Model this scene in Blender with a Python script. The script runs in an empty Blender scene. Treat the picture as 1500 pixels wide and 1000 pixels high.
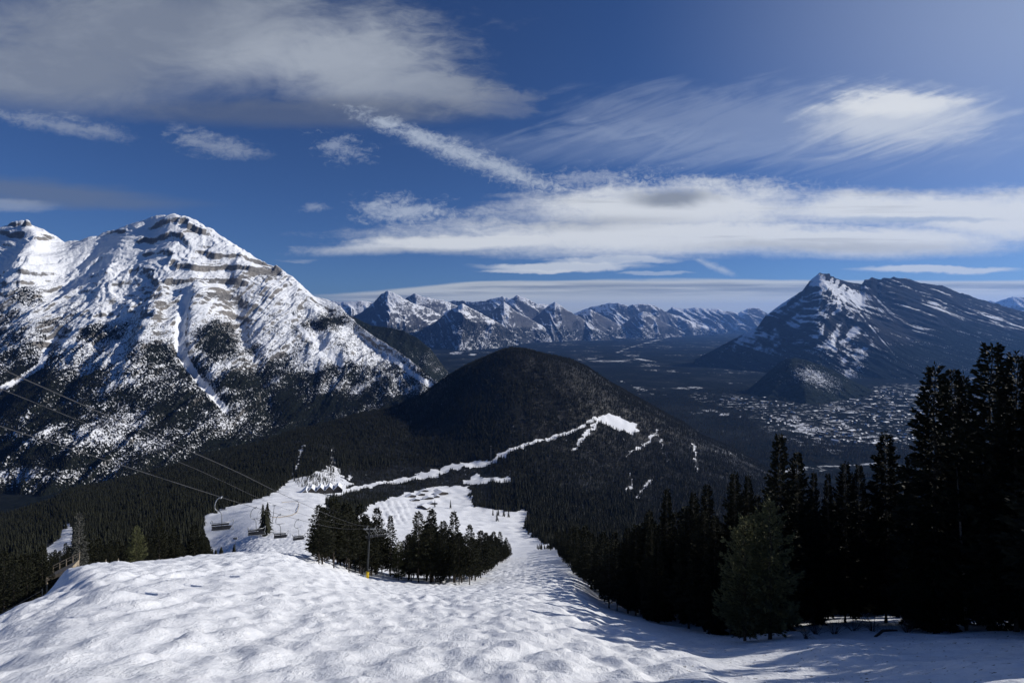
import bpy, math, random
import numpy as np
from mathutils import Vector, Matrix

random.seed(11)
RNG = np.random.default_rng(11)
K = 750.0      # photo pixels per unit tangent
HZ = 466.0     # photo row of eye level
SUN_AZ, SUN_EL = math.radians(76), math.radians(28)   # azimuth to the right of the view, elevation
scene = bpy.context.scene
COL = scene.collection

# ------------------------------------------------------------------ noise
def _h(ix, iy, seed):
    ix = ix.astype(np.int64); iy = iy.astype(np.int64)
    n = (ix * 374761393 + iy * 668265263 + seed * 974634761) & 0xFFFFFFFF
    n = ((n ^ (n >> 13)) * 1274126177) & 0xFFFFFFFF
    n = (n ^ (n >> 16)) & 0xFFFFFFFF
    n = (n * 2246822519) & 0xFFFFFFFF
    return ((n ^ (n >> 15)) & 0xFFFFFF) / float(0x1000000)

def gn(x, y, seed=0):
    x = np.asarray(x, float); y = np.asarray(y, float)
    x0 = np.floor(x); y0 = np.floor(y)
    fx = x - x0; fy = y - y0
    u = fx*fx*fx*(fx*(fx*6-15)+10); v = fy*fy*fy*(fy*(fy*6-15)+10)
    def g(dx, dy):
        a = _h(x0+dx, y0+dy, seed) * 2*np.pi
        return np.cos(a)*(fx-dx) + np.sin(a)*(fy-dy)
    n0 = g(0,0)*(1-u) + g(1,0)*u
    n1 = g(0,1)*(1-u) + g(1,1)*u
    return (n0*(1-v) + n1*v) * 1.5

def fbm(x, y, octv=5, seed=0, gain=.5):
    s = 0; a = 1.0; t = 0
    for i in range(octv):
        s = s + a*gn(x, y, seed+i*17); t += a
        x = x*2.03+13.7; y = y*2.03-7.1; a *= gain
    return s/t*1.3

def ridged(x, y, octv=5, seed=0, gain=.55):
    s = 0; a = 1.0; t = 0; w = 1.0
    for i in range(octv):
        n = 1-np.abs(gn(x, y, seed+i*31))*1.6
        n = np.clip(n, 0, 1)**2
        s = s + a*n*w; t += a
        w = np.clip(n*1.4, 0, 1)
        x = x*2.07+3.3; y = y*2.07+9.1; a *= gain
    return s/t

def worley(x, y, seed=0, jit=.75):
    cx = np.floor(x); cy = np.floor(y)
    d1 = np.full(np.shape(x), 9.0); d2 = d1.copy(); hv = np.zeros(np.shape(x))
    for i in (-1, 0, 1):
        for j in (-1, 0, 1):
            gx = cx+i; gy = cy+j
            off = .5*np.mod(gy, 2)
            px = gx+.5+off*.9-.22+(_h(gx, gy, seed)-.5)*jit; py = gy+.5+(_h(gx, gy, seed+5)-.5)*jit
            d = np.hypot(x-px, y-py)
            m = d < d1
            d2 = np.where(m, d1, np.minimum(d2, d))
            hv = np.where(m, _h(gx, gy, seed+9), hv)
            d1 = np.where(m, d, d1)
    return d1, d2, hv

def mounds(x, y, seed=0, jit=.75):
    cx = np.floor(x); cy = np.floor(y); s = np.zeros(np.shape(x))
    for i in (-2, -1, 0, 1, 2):
        for j in (-2, -1, 0, 1, 2):
            gx = cx+i; gy = cy+j
            px = gx+.5+.5*np.mod(gy, 2)-.25+(_h(gx, gy, seed)-.5)*jit; py = gy+.5+(_h(gx, gy, seed+5)-.5)*jit
            ddx = (x-px)*(.9+.5*_h(gx, gy, seed+11)); ddy = (y-py)
            ddy = np.where(ddy > 0, ddy*1.35, ddy*.85)
            s = s + (.62+.45*_h(gx, gy, seed+9))*np.exp(-(ddx*ddx+ddy*ddy)/.20)
    return s

def sstep(a, b, x):
    t = np.clip((x-a)/(b-a), 0, 1)
    return t*t*(3-2*t)

def pchip(xk, yk, x):
    """monotone cubic along axis 0 of yk (n,m) -> (len(x), m)"""
    xk = np.asarray(xk, float); yk = np.asarray(yk, float)
    if yk.ndim == 1: yk = yk[:, None]
    h = np.diff(xk)[:, None]; d = np.diff(yk, axis=0)/h
    m = np.zeros_like(yk); m[0] = d[0]; m[-1] = d[-1]
    if len(xk) > 2:
        w1 = 2*h[1:]+h[:-1]; w2 = h[1:]+2*h[:-1]
        ok = d[:-1]*d[1:] > 0
        with np.errstate(divide='ignore', invalid='ignore'):
            mm = (w1+w2)/(w1/d[:-1]+w2/d[1:])
        m[1:-1] = np.where(ok, mm, 0)
    x = np.clip(np.asarray(x, float), xk[0], xk[-1])
    i = np.clip(np.searchsorted(xk, x)-1, 0, len(xk)-2)
    t = ((x-xk[i])/(xk[i+1]-xk[i]))[:, None]; hh = h[i]
    return ((2*t**3-3*t**2+1)*yk[i] + (t**3-2*t**2+t)*hh*m[i] + (-2*t**3+3*t**2)*yk[i+1] + (t**3-t**2)*hh*m[i+1])

def lin(pts, x):
    p = np.array(pts, float)
    return np.interp(x, p[:, 0], p[:, 1])

def inpoly(px, py, poly, soft=0):
    px = np.asarray(px); py = np.asarray(py)
    c = np.zeros(px.shape, bool)
    n = len(poly); j = n-1
    for i in range(n):
        xi, yi = poly[i]; xj, yj = poly[j]
        if yi != yj:
            c ^= ((yi > py) != (yj > py)) & (px < (xj-xi)*(py-yi)/(yj-yi)+xi)
        j = i
    return c

def dpoly(px, py, line):
    """distance to a polyline, and parameter 0..1 along it"""
    best = np.full(np.shape(px), 1e9); par = np.zeros(np.shape(px))
    n = len(line)-1
    for i in range(n):
        ax, ay = line[i][:2]; bx, by = line[i+1][:2]
        dx, dy = bx-ax, by-ay
        t = np.clip(((px-ax)*dx+(py-ay)*dy)/(dx*dx+dy*dy+1e-9), 0, 1)
        d = np.hypot(px-ax-t*dx, py-ay-t*dy)
        m = d < best
        best = np.where(m, d, best); par = np.where(m, (i+t)/n, par)
    return best, par

# ------------------------------------------------------------------ objects
def tag(o, label=None, cat=None, group=None, kind=None):
    if label: o['label'] = label
    if cat: o['category'] = cat
    if group: o['group'] = group
    if kind: o['kind'] = kind
    return o

def link(o, parent=None):
    COL.objects.link(o)
    if parent is not None: o.parent = parent
    return o

def mesh_np(name, V, F, mats, parent=None, attrs=None, smooth=False, mid=None):
    """V (n,3), F (m,k) int array of k-gons"""
    me = bpy.data.meshes.new(name)
    V = np.ascontiguousarray(V, np.float32); F = np.ascontiguousarray(F, np.int32)
    me.vertices.add(len(V)); me.vertices.foreach_set('co', V.ravel())
    k = F.shape[1]
    me.loops.add(F.size); me.loops.foreach_set('vertex_index', F.ravel())
    me.polygons.add(len(F))
    me.polygons.foreach_set('loop_start', np.arange(0, F.size, k, dtype=np.int32))
    if smooth: me.polygons.foreach_set('use_smooth', np.ones(len(F), bool))
    if mid is not None: me.polygons.foreach_set('material_index', np.asarray(mid, np.int32))
    me.update(calc_edges=True)
    for an, av in (attrs or {}).items():
        a = me.attributes.new(an, 'FLOAT', 'POINT')
        a.data.foreach_set('value', np.ascontiguousarray(av, np.float32).ravel())
    for m in (mats if isinstance(mats, (list, tuple)) else [mats]): me.materials.append(m)
    return link(bpy.data.objects.new(name, me), parent)

def grid_obj(name, X, Y, Z, mat, attrs=None):
    nr, nc = Z.shape
    V = np.stack([X, Y, Z], -1).reshape(-1, 3)
    a = (np.arange(nr-1)[:, None]*nc + np.arange(nc-1)[None]).ravel()
    F = np.stack([a, a+1, a+nc+1, a+nc], -1)
    o = mesh_np(name, V, F, mat, attrs={k: v.ravel() for k, v in (attrs or {}).items()}, smooth=True)
    return o

class MB:
    """collects boxes, bars and prisms into one mesh"""
    def __init__(s): s.v = []; s.f = []
    def add(s, vs, fs):
        b = len(s.v); s.v += [tuple(v) for v in vs]; s.f += [tuple(i+b for i in f) for f in fs]
    def box(s, c, d, rz=0.0):
        x, y, z = (q/2 for q in d); cz, sz = math.cos(rz), math.sin(rz)
        vs = []
        for k in (-z, z):
            for i, j in ((-x, -y), (x, -y), (x, y), (-x, y)):
                vs.append((c[0]+i*cz-j*sz, c[1]+i*sz+j*cz, c[2]+k))
        s.add(vs, [(3, 2, 1, 0), (4, 5, 6, 7), (0, 1, 5, 4), (1, 2, 6, 5), (2, 3, 7, 6), (3, 0, 4, 7)])
    def tube(s, pts, r, n=8, cap=True):
        pts = [Vector(p) for p in pts]; rs = r if isinstance(r, (list, tuple)) else [r]*len(pts)
        vs = []; fs = []
        for i, p in enumerate(pts):
            t = (pts[min(i+1, len(pts)-1)]-pts[max(i-1, 0)]).normalized()
            a = t.cross(Vector((0, 0, 1)))
            if a.length < 1e-3: a = Vector((1, 0, 0))
            a.normalize(); b = t.cross(a)
            for k in range(n):
                q = 2*math.pi*k/n
                vs.append(p + (a*math.cos(q)+b*math.sin(q))*rs[i])
        for i in range(len(pts)-1):
            for k in range(n):
                fs.append((i*n+k, i*n+(k+1) % n, (i+1)*n+(k+1) % n, (i+1)*n+k))
        if cap:
            fs.append(tuple(range(n-1, -1, -1))); fs.append(tuple((len(pts)-1)*n+k for k in range(n)))
        s.add(vs, fs)
    def build(s, name, mat, parent=None, smooth=False):
        me = bpy.data.meshes.new(name); me.from_pydata(s.v, [], s.f)
        if smooth:
            for p in me.polygons: p.use_smooth = True
        me.materials.append(mat)
        me.update()
        return link(bpy.data.objects.new(name, me), parent)

def empty(name, loc, rz=0.0, sc=1.0):
    o = bpy.data.objects.new(name, None); o.empty_display_size = .5
    o.location = loc; o.rotation_euler = (0, 0, rz); o.scale = (sc, sc, sc) if not isinstance(sc, tuple) else sc
    return link(o)

# ------------------------------------------------------------------ node helper
class N:
    def __init__(s, tree): s.t = tree; s.n = tree.nodes; s.l = tree.links
    def node(s, typ, **kw):
        n = s.n.new(typ)
        for k, v in kw.items(): setattr(n, k, v)
        return n
    def put(s, sock, v):
        if isinstance(v, bpy.types.NodeSocket): s.l.new(v, sock)
        elif isinstance(v, tuple) and len(v) == 3 and sock.type == 'RGBA': sock.default_value = (*v, 1)
        else: sock.default_value = v
    def m(s, op, a, b=None, c=None, clamp=False):
        n = s.node('ShaderNodeMath', operation=op, use_clamp=clamp)
        s.put(n.inputs[0], a)
        if b is not None: s.put(n.inputs[1], b)
        if c is not None: s.put(n.inputs[2], c)
        return n.outputs[0]
    def add(s, *a):
        r = a[0]
        for q in a[1:]: r = s.m('ADD', r, q)
        return r
    def mul(s, *a):
        r = a[0]
        for q in a[1:]: r = s.m('MULTIPLY', r, q)
        return r
    def sub(s, a, b): return s.m('SUBTRACT', a, b)
    def mx(s, *a):
        r = a[0]
        for q in a[1:]: r = s.m('MAXIMUM', r, q)
        return r
    def ss(s, a, b, x):
        n = s.node('ShaderNodeMapRange', interpolation_type='SMOOTHSTEP')
        s.put(n.inputs['Value'], x); s.put(n.inputs['From Min'], a); s.put(n.inputs['From Max'], b)
        return n.outputs[0]
    def vec(s, x, y, z=0.0):
        n = s.node('ShaderNodeCombineXYZ')
        for i, v in enumerate((x, y, z)): s.put(n.inputs[i], v)
        return n.outputs[0]
    def sep(s, v):
        n = s.node('ShaderNodeSeparateXYZ'); s.put(n.inputs[0], v); return n.outputs
    def noise(s, v, scale=1.0, detail=4.0, rough=.5, dist=0.0, d='3D'):
        n = s.node('ShaderNodeTexNoise', noise_dimensions=d)
        s.put(n.inputs['Vector'], v); s.put(n.inputs['Scale'], scale); s.put(n.inputs['Detail'], detail)
        s.put(n.inputs['Roughness'], rough); s.put(n.inputs['Distortion'], dist)
        return n.outputs[0]
    def mixc(s, f, a, b):
        n = s.node('ShaderNodeMix', data_type='RGBA')
        s.put(n.inputs[0], f); s.put(n.inputs[6], a); s.put(n.inputs[7], b)
        return n.outputs[2]
    def attr(s, name):
        return s.node('ShaderNodeAttribute', attribute_name=name).outputs['Fac']
    def vmul(s, v, k):
        n = s.node('ShaderNodeVectorMath', operation='MULTIPLY'); s.put(n.inputs[0], v); n.inputs[1].default_value = k
        return n.outputs[0]

def newmat(name):
    m = bpy.data.materials.new(name); m.use_nodes = True
    g = N(m.node_tree); bs = m.node_tree.nodes['Principled BSDF']
    return m, g, bs

def simple(name, col, rough=.6, metal=0.0, var=.15, scale=3.0, spec=.3):
    m, g, bs = newmat(name)
    tc = g.node('ShaderNodeTexCoord').outputs['Object']
    n = g.noise(tc, scale, 5)
    f = g.ss(.3, .7, n)
    g.put(bs.inputs['Base Color'], g.mixc(f, tuple(c*(1-var) for c in col), tuple(min(1, c*(1+var)) for c in col)))
    bs.inputs['Roughness'].default_value = rough; bs.inputs['Metallic'].default_value = metal
    bs.inputs['Specular IOR Level'].default_value = spec
    return m

# snow used on the ski slope and the land around it: attribute snow 0..1 says where the ground is open snow
def mat_slope():
    m, g, bs = newmat('snow_and_forest_floor')
    pos = g.node('ShaderNodeNewGeometry').outputs['Position']
    a = g.attr('snow'); lit = g.attr('litter')
    edge = g.noise(pos, .16, 5, .6)
    f = g.ss(.42, .58, g.add(a, g.mul(g.sub(edge, .5), .55)))
    fine = g.noise(pos, 1.6, 6, .62)
    col_s = g.mixc(g.ss(.3, .7, fine), (.78, .80, .83), (.88, .89, .905))
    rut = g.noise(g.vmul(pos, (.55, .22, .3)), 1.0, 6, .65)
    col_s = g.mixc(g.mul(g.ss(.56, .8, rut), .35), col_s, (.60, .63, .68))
    deb = g.noise(pos, 3.2, 3, .6)
    dsp = g.mul(g.ss(.635, .68, deb), lit)
    col_s = g.mixc(dsp, col_s, (.09, .08, .06))
    fl = g.noise(pos, .09, 6, .7)
    col_f = g.mixc(g.ss(.62, .70, fl), (.012, .012, .010), (.30, .32, .35))  # litter floor, darkened further for the shade under the trees
    bs.inputs['Roughness'].default_value = .55
    bs.inputs['Specular IOR Level'].default_value = .25
    b1 = g.node('ShaderNodeBump'); b1.inputs['Strength'].default_value = .8; b1.inputs['Distance'].default_value = .15
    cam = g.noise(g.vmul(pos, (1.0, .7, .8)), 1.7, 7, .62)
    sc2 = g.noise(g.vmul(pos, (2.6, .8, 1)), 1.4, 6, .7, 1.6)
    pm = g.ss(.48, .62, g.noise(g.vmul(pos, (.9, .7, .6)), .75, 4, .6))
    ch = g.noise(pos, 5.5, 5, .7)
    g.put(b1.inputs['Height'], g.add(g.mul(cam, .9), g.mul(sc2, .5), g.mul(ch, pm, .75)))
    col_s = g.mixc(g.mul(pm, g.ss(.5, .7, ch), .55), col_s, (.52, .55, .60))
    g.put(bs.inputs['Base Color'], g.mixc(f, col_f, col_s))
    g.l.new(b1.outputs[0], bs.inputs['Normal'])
    return m

# mountain: attributes forest (tree cover), snow (bias), rock tone from parameters
def mat_mountain(name, rock, rock2, tree=(.016, .02, .016), thr=.62, fs=1.0, snowcol=(.84, .86, .89), tilt=(.12, 0.0), band=60.0, wb=.45, wn=1.0):
    m, g, bs = newmat(name)
    geo = g.node('ShaderNodeNewGeometry')
    pos = geo.outputs['Position']; nz = g.sep(geo.outputs['Normal'])[2]
    P_ = g.sep(pos)
    fo = g.attr('forest'); sb = g.attr('snow')
    n1 = g.noise(pos, .012*fs, 7, .65)
    n2 = g.noise(pos, .05*fs, 5, .65)
    bn = g.noise(g.vec(g.mul(g.add(g.attr('strata'), g.mul(n1, 50/fs)), 1/band), g.mul(g.attr('along'), .07/band), 0.0), 1.0, 5, .68)
    n4 = g.noise(pos, .17*fs, 4, .6)
    s = g.add(nz, g.mul(g.sub(n1, .5), .5*wn), g.mul(g.sub(n2, .5), .6*wn), g.mul(g.sub(bn, .5), wb), g.mul(g.sub(n4, .5), .3*wn), sb)
    snow = g.ss(thr-.09, thr+.09, s)
    rc = g.mixc(g.ss(.35, .65, bn), rock, rock2)
    rc = g.mixc(g.ss(.4, .75, n2), rc, tuple(c*.55 for c in rock))
    col = g.mixc(snow, rc, snowcol)
    # trees: upright speckle
    tn = g.noise(g.vmul(pos, (1.0, 1.0, .38)), .115*fs, 3, .65)
    tm = g.noise(g.vmul(pos, (1.0, 1.0, .5)), .013*fs, 5, .65)
    t = g.add(fo, g.mul(g.sub(tn, .5), 1.55), g.mul(g.sub(tm, .5), .75))
    tree_f = g.ss(.46, .56, t)
    tcol = g.mixc(g.ss(.35, .7, tn), tuple(c*1.5 for c in tree), tuple(c*.7 for c in tree))
    col = g.mixc(tree_f, col, tcol)
    g.put(bs.inputs['Base Color'], col)
    bs.inputs['Roughness'].default_value = .9; bs.inputs['Specular IOR Level'].default_value = 0
    b = g.node('ShaderNodeBump'); b.inputs['Strength'].default_value = .7; b.inputs['Distance'].default_value = 14/fs
    g.put(b.inputs['Height'], g.add(g.mul(n2, .8), g.mul(bn, .5), g.mul(tree_f, .3)))
    g.l.new(b.outputs[0], bs.inputs['Normal'])
    return m

def mat_valley():
    m, g, bs = newmat('valley_ground')
    pos = g.node('ShaderNodeNewGeometry').outputs['Position']
    op = g.attr('open'); tw = g.attr('town')
    n1 = g.noise(pos, .0022, 6, .6); n2 = g.noise(pos, .012, 6, .62); n3 = g.noise(pos, .04, 4, .6)
    n0 = g.noise(pos, .0006, 5, .55)
    f = g.ss(.5, .58, g.add(op, g.mul(g.sub(n0, .5), .55), g.mul(g.sub(n1, .5), .95), g.mul(g.sub(n2, .5), .8), g.mul(g.sub(n3, .5), .3)))
    # street grid of the town: blocks of yards, dark trees and roofs
    vor = g.node('ShaderNodeTexVoronoi'); g.put(vor.inputs['Vector'], pos); vor.inputs['Scale'].default_value = .03
    tf = g.mul(g.ss(.1, .6, tw), g.ss(.52, .64, g.add(g.mul(g.sep(vor.outputs['Color'])[0], .40), g.mul(n3, .4), g.mul(n2, .8), -.40)))
    f = g.mx(f, tf)
    fc = g.mixc(g.ss(.3, .7, n3), (.006, .008, .009), (.016, .02, .02))
    fc = g.mixc(g.mul(g.ss(.45, .7, n1), .7), fc, (.035, .04, .042))
    sc = g.mixc(g.ss(.4, .75, n2), (.72, .74, .78), (.3, .32, .34))
    g.put(bs.inputs['Base Color'], g.mixc(f, fc, sc))
    bs.inputs['Roughness'].default_value = .9; bs.inputs['Specular IOR Level'].default_value = 0
    return m

def mat_foliage(name, c1, c2):
    m, g, bs = newmat(name)
    oi = g.node('ShaderNodeObjectInfo').outputs['Random']
    tc = g.node('ShaderNodeTexCoord').outputs['Object']
    n = g.noise(tc, 2.2, 3, .6)
    f = g.add(g.mul(g.ss(.3, .7, n), .6), g.mul(oi, .4))
    g.put(bs.inputs['Base Color'], g.mixc(f, c1, c2))
    bs.inputs['Roughness'].default_value = .7; bs.inputs['Specular IOR Level'].default_value = .12
    return m

M = {}
M['slope'] = mat_slope()
M['spruce'] = mat_foliage('spruce_needles', (.009, .011, .007), (.031, .032, .017))
M['pine'] = mat_foliage('pine_needles', (.058, .066, .03), (.14, .14, .066))
M['grey'] = mat_foliage('grey_needles', (.05, .052, .045), (.13, .13, .115))
M['bark'] = simple('bark', (.055, .045, .036), .9, var=.4, scale=6)
M['palebark'] = simple('pale_bark', (.20, .18, .16), .9, var=.4, scale=6)
M['steel'] = simple('galvanised_steel', (.34, .35, .36), .45, .6)
M['darksteel'] = simple('dark_painted_steel', (.05, .055, .06), .5, .3)
M['yellow'] = simple('yellow_padding', (.75, .52, .03), .7)
M['black'] = simple('black_vinyl', (.02, .02, .022), .6)
M['wood'] = simple('weathered_wood', (.33, .27, .19), .85, var=.3)
M['wall'] = simple('dark_timber_wall', (.07, .06, .05), .85)
M['palewall'] = simple('pale_wall', (.34, .32, .29), .85)
M['snowroof'] = simple('snowy_roof', (.82, .84, .87), .7, var=.05)
M['glass'] = simple('window_glass', (.03, .035, .045), .15, spec=.6)
M['white'] = simple('white_paint', (.8, .8, .8), .6, var=.05)
M['cable'] = simple('steel_cable', (.09, .09, .095), .5, .5)

exec_parts = True

# ================================================================== GROUND: ski slope and the forested hill behind it
ROWS = [14, 21.6, 34, 47, 67, 100, 132, 168, 225, 300, 400, 540, 720, 950, 1150, 1400, 1700, 2000, 2300, 2600, 3000, 3600]
TAB = {
 -250: [1060,1030,1000,995,1010,1020,1010,990,960,925,890,850,815,790,785,795,810,820,830,840,850,860],
    0: [1050,1000,935,905,912,925,920,905,880,855,835,812,790,768,760,767,785,800,810,820,830,840],
   72: [1050,990,915,878,871,888,890,880,858,838,822,803,778,752,741,744,765,785,800,810,825,840],
  100: [1050,987,910,868,838,852,865,862,850,836,819,797,769,742,728,722,735,760,778,795,810,828],
  150: [1050,985,905,852,829,842,858,860,850,835,818,795,767,740,724,714,722,750,770,790,805,820],
  300: [1050,995,915,867,830,815,833,843,843,828,795,768,745,722,705,688,674,672,690,715,750,790],
  388: [1050,1000,925,875,838,810,810,818,812,795,768,748,735,718,703,680,655,648,660,690,730,770],
  450: [1050,1000,930,885,850,825,814,818,810,790,768,750,736,720,703,675,642,628,638,665,710,750],
  541: [1050,1000,935,895,872,857,847,836,822,808,796,782,762,742,728,700,660,618,605,622,670,720],
  600: [1050,1000,937,903,880,864,855,848,836,822,806,790,770,750,735,708,665,625,590,600,650,700],
  690: [1050,1000,937,905,881,866,858,850,838,824,810,797,782,764,744,712,662,590,534,536,580,660],
  750: [1050,1000,937,905,881,863,853,845,832,822,812,803,790,770,748,706,650,578,513,515,560,640],
  830: [1050,1002,945,915,890,868,852,838,822,812,804,797,788,776,757,720,668,595,533,528,560,630],
  900: [1050,1003,955,930,910,892,880,866,848,836,824,812,800,783,764,735,690,632,577,564,590,650],
 1050: [1050,1003,965,943,925,905,893,880,864,850,836,820,803,788,772,745,710,680,657,648,655,690],
 1200: [1040,1000,955,932,912,893,882,872,860,848,836,822,806,790,775,755,735,720,710,704,710,720],
 1350: [1030,985,947,930,910,893,882,872,860,848,836,822,806,790,775,758,738,722,712,706,712,722],
 1500: [1010,965,940,925,908,893,882,872,860,848,836,822,806,790,775,758,738,722,712,706,712,722],
 1800: [1000,955,930,915,900,890,880,870,860,848,836,822,806,790,775,758,738,722,712,706,712,722],
}
TPX = np.array(sorted(TAB), float)
LG_PX = np.arange(-250, 1801, 2.0)
LG_LY = np.linspace(math.log(14), math.log(3600), 900)
_c = pchip(np.log(ROWS), np.array([TAB[k] for k in sorted(TAB)], float).T, LG_LY)       # (900, ncol)
_g = pchip(TPX, _c.T, LG_PX).T                                                          # (900, npx)
# soften the columns a little
for _ in range(4):
    _g[:, 1:-1] = .25*_g[:, :-2]+.5*_g[:, 1:-1]+.25*_g[:, 2:]

def base_py(px, Y):
    px = np.clip(np.asarray(px, float), -250, 1800); ly = np.clip(np.log(np.maximum(Y, 1e-3)), LG_LY[0], LG_LY[-1])
    a = (px+250)/2.0; b = (ly-LG_LY[0])/(LG_LY[1]-LG_LY[0])
    i = np.clip(a.astype(int), 0, len(LG_PX)-2); j = np.clip(b.astype(int), 0, len(LG_LY)-2)
    fa = a-i; fb = b-j
    return (_g[j, i]*(1-fa)+_g[j, i+1]*fa)*(1-fb)+(_g[j+1, i]*(1-fa)+_g[j+1, i+1]*fa)*fb

def mogul_mask(px, Y):
    right = lin([(14, 1110), (47, 1010), (67, 940), (100, 890), (168, 845), (300, 820), (700, 800)], Y)
    left = lin([(14, -400), (100, -300), (132, 455), (140, 560), (168, 660), (300, 735), (500, 765)], Y)
    m = sstep(0, 60, right-px)*sstep(-8, 25, px-left)
    low = sstep(300, 330, px)*(1-sstep(440, 465, px))*sstep(170, 220, Y)*(1-sstep(380, 470, Y))
    return np.maximum(m*(1-sstep(420, 640, Y)), 1.5*low)

def ground_z(px, Y, detail=False):
    """height of the slope and hill at the column px (photo column, px = 750 + 750 x / y) and distance Y"""
    x = Y*(px-750)/K
    z = -Y*(base_py(px, Y)-HZ)/K
    z = z + 1.1*fbm(x/38, Y/38, 3, 3)*sstep(120, 260, Y)
    z = z + (13*fbm(x/230, Y/230, 4, 5)+5*fbm(x/60, Y/60, 3, 6))*sstep(900, 1500, Y) + 3.6*ridged(x/52, Y/34, 4, 9)*sstep(450, 700, Y)
    pb = base_py(px, Y)
    z = z + 2.4*np.clip(np.sin(px*.62-(pb-735)*.30+1.2*fbm(px/15, pb/9, 2, 33)), 0, 1)**2*sstep(550, 558, px)*(1-sstep(596, 606, px))*sstep(733, 738, pb)*(1-sstep(764, 772, pb))*sstep(600, 700, Y)
    # banked snow at the forest edge, lower right
    z = z + .55*np.exp(-((px-1225)/60)**2-((Y-32)/5)**2) + .35*fbm(x/7, Y/7, 3, 21)*sstep(900, 1100, px)*(1-sstep(90, 160, Y))
    if detail:
        mk = mogul_mask(px, Y)
        wx = x+1.5*fbm(x/13, Y/13, 2, 41); wy = Y+.25*x+1.5*fbm(x/13+5, Y/13, 2, 43)
        b = mounds(wx/2.45, wy/2.9, 8, .62) + .14*mounds(wx/1.3+3, wy/1.4, 18, .9) + .10*ridged(wx/2.7, wy/2.4, 3, 27)
        b = b-.12*b*b
        z = z + mk*sstep(16, 21, Y)*(.54*b*(.75+.5*np.clip(.5+fbm(x/16, Y/16, 2, 45), 0, 1)) + .055*fbm(x/.9, Y/.8, 4, 51))
        z = z + (1-mk)*.05*fbm(x/1.5, Y/1.5, 3, 57)*(1-sstep(80, 250, Y))
        # ski tracks along the forest edge, bottom right
        tr = sstep(1080, 1160, px)*(1-sstep(45, 60, Y))
        z = z + tr*.06*np.sin((x*.55+Y*.9)*3.2+2*fbm(x/5, Y/5, 2, 77))
    return z

# ---- open snow in photo columns / rows of the bare surface (each outline marks a run, road or clearing of the real hill)
SNOW_POLY = [
 [(296,772),(300,757),(330,746),(375,733),(404,722),(428,703),(470,688),(500,690),(512,714),(505,724),(475,738),(500,780),(560,830),(300,860)],
 [(470,690),(480,682),(500,686),(506,712),(440,716),(428,706)],
 [(508,712),(509,694),(513,695),(516,712)],
 [(520,760),(540,742),(565,733),(600,722),(640,713),(688,714),(692,741),(750,750),(770,746),(774,752),(768,775),(795,797),(835,797),(850,870),(560,870)],
 [(616,700),(632,690),(655,682),(690,678),(716,676),(716,681),(690,687),(660,690),(640,698)],
 [(866,616),(884,608),(908,611),(930,621),(938,631),(928,637),(912,632),(897,626),(882,621)],
 [(675,707),(702,694),(703,701),(748,699),(746,706),(718,709),(690,712)],
 [(62,806),(85,792),(96,770),(103,764),(106,786),(112,830),(70,835)],
]
SNOW_LINE = [   # polyline, half width at start and end in photo pixels, strength
 ([(500,722),(560,708),(620,696),(660,685),(715,678),(728,673),(738,664),(765,652),(800,643),(845,629),(868,617)], 3.0, 1.9, 1.0),
 ([(878,617),(862,635),(847,648),(844,657)], 2.2, 3.0, 1.0),
 ([(963,632),(950,644),(932,658),(915,668)], 2.6, 1.6, .62),
 ([(962,632),(969,648),(972,662),(978,676)], 2.0, 1.6, .52),
 ([(1014,651),(1018,662),(1016,680),(1025,694)], 2.4, 1.6, .66),
 ([(919,692),(928,704),(927,712),(918,721)], 1.4, 2.6, .6),
 ([(956,699),(944,712),(938,722),(936,731)], 1.8, 2.6, .66),
 ([(444,655),(440,668),(433,686),(427,704)], 1.4, 1.8, .9),
 ([(487,656),(487,666),(488,676),(490,692)], 1.6, 6, .5),
]
def snow_cover(px, py, Y):
    px0, py0 = px, py
    px = px0+7*fbm(px0/11, py0/6, 3, 401); py = py0+2.6*fbm(px0/9, py0/5, 3, 403)
    s = np.zeros(np.shape(px))
    for p in SNOW_POLY: s = np.maximum(s, inpoly(px, py, p)*1.0)
    for ln, w0, w1, st in SNOW_LINE:
        d, t = dpoly(px, py, ln)
        w = w0+(w1-w0)*t
        s = np.maximum(s, st*(1-sstep(w*.7, w*1.35, d)))
    # thin wood with snow showing through
    for cx, cy, rx, ry, st in [(880,552,42,14,.40),(1065,665,55,11,.44),(848,742,16,12,.46),(700,700,60,6,.4),(1000,600,60,10,.2)]:
        s = np.maximum(s, st*np.exp(-((px-cx)/rx)**2-((py-cy-.32*(px-cx)*(cx in (880,1065)))/ry)**2))
    s = np.maximum(s, .22*sstep(.28, .6, fbm(px0/13, py0/6, 3, 407))*sstep(1300, 1700, Y))
    # small trees break the snow fans behind the lodge, many added as shade
    return s

def forest_ground(px, Y):
    """1 where trees grow on the near ground (Y < 330)"""
    f = np.zeros(np.shape(px))
    return f

# ---- near slope mesh
pxs = np.concatenate([np.arange(-700, -60, 14.0), np.arange(-60, 1560, 1.6), np.arange(1560, 2300, 14.0)])
Ys = np.exp(np.linspace(math.log(8), math.log(340), 700))
PX, YY = np.meshgrid(pxs, Ys)
Zs = ground_z(PX, YY, True)
sn = np.ones_like(Zs)
sn = np.where((PX < 300)*(YY > 110), .35+.0*PX, sn)
bp = base_py(PX, YY)
sn = np.maximum(sn*(YY <= 1e9), snow_cover(PX, bp, YY))
far_edge = sstep(800, 830, PX)*sstep(150, 240, YY)
sn = sn*(1-.55*far_edge)
lit = sstep(850, 1050, PX)*.9 + .25*sstep(440, 480, PX)*(1-sstep(700, 760, PX))*sstep(110, 130, YY)
lit = np.clip(lit+.12, 0, 1)
slope = grid_obj('snow_slope', YY*(PX-750)/K, YY, Zs, M['slope'], {'snow': sn, 'litter': lit})
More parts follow.
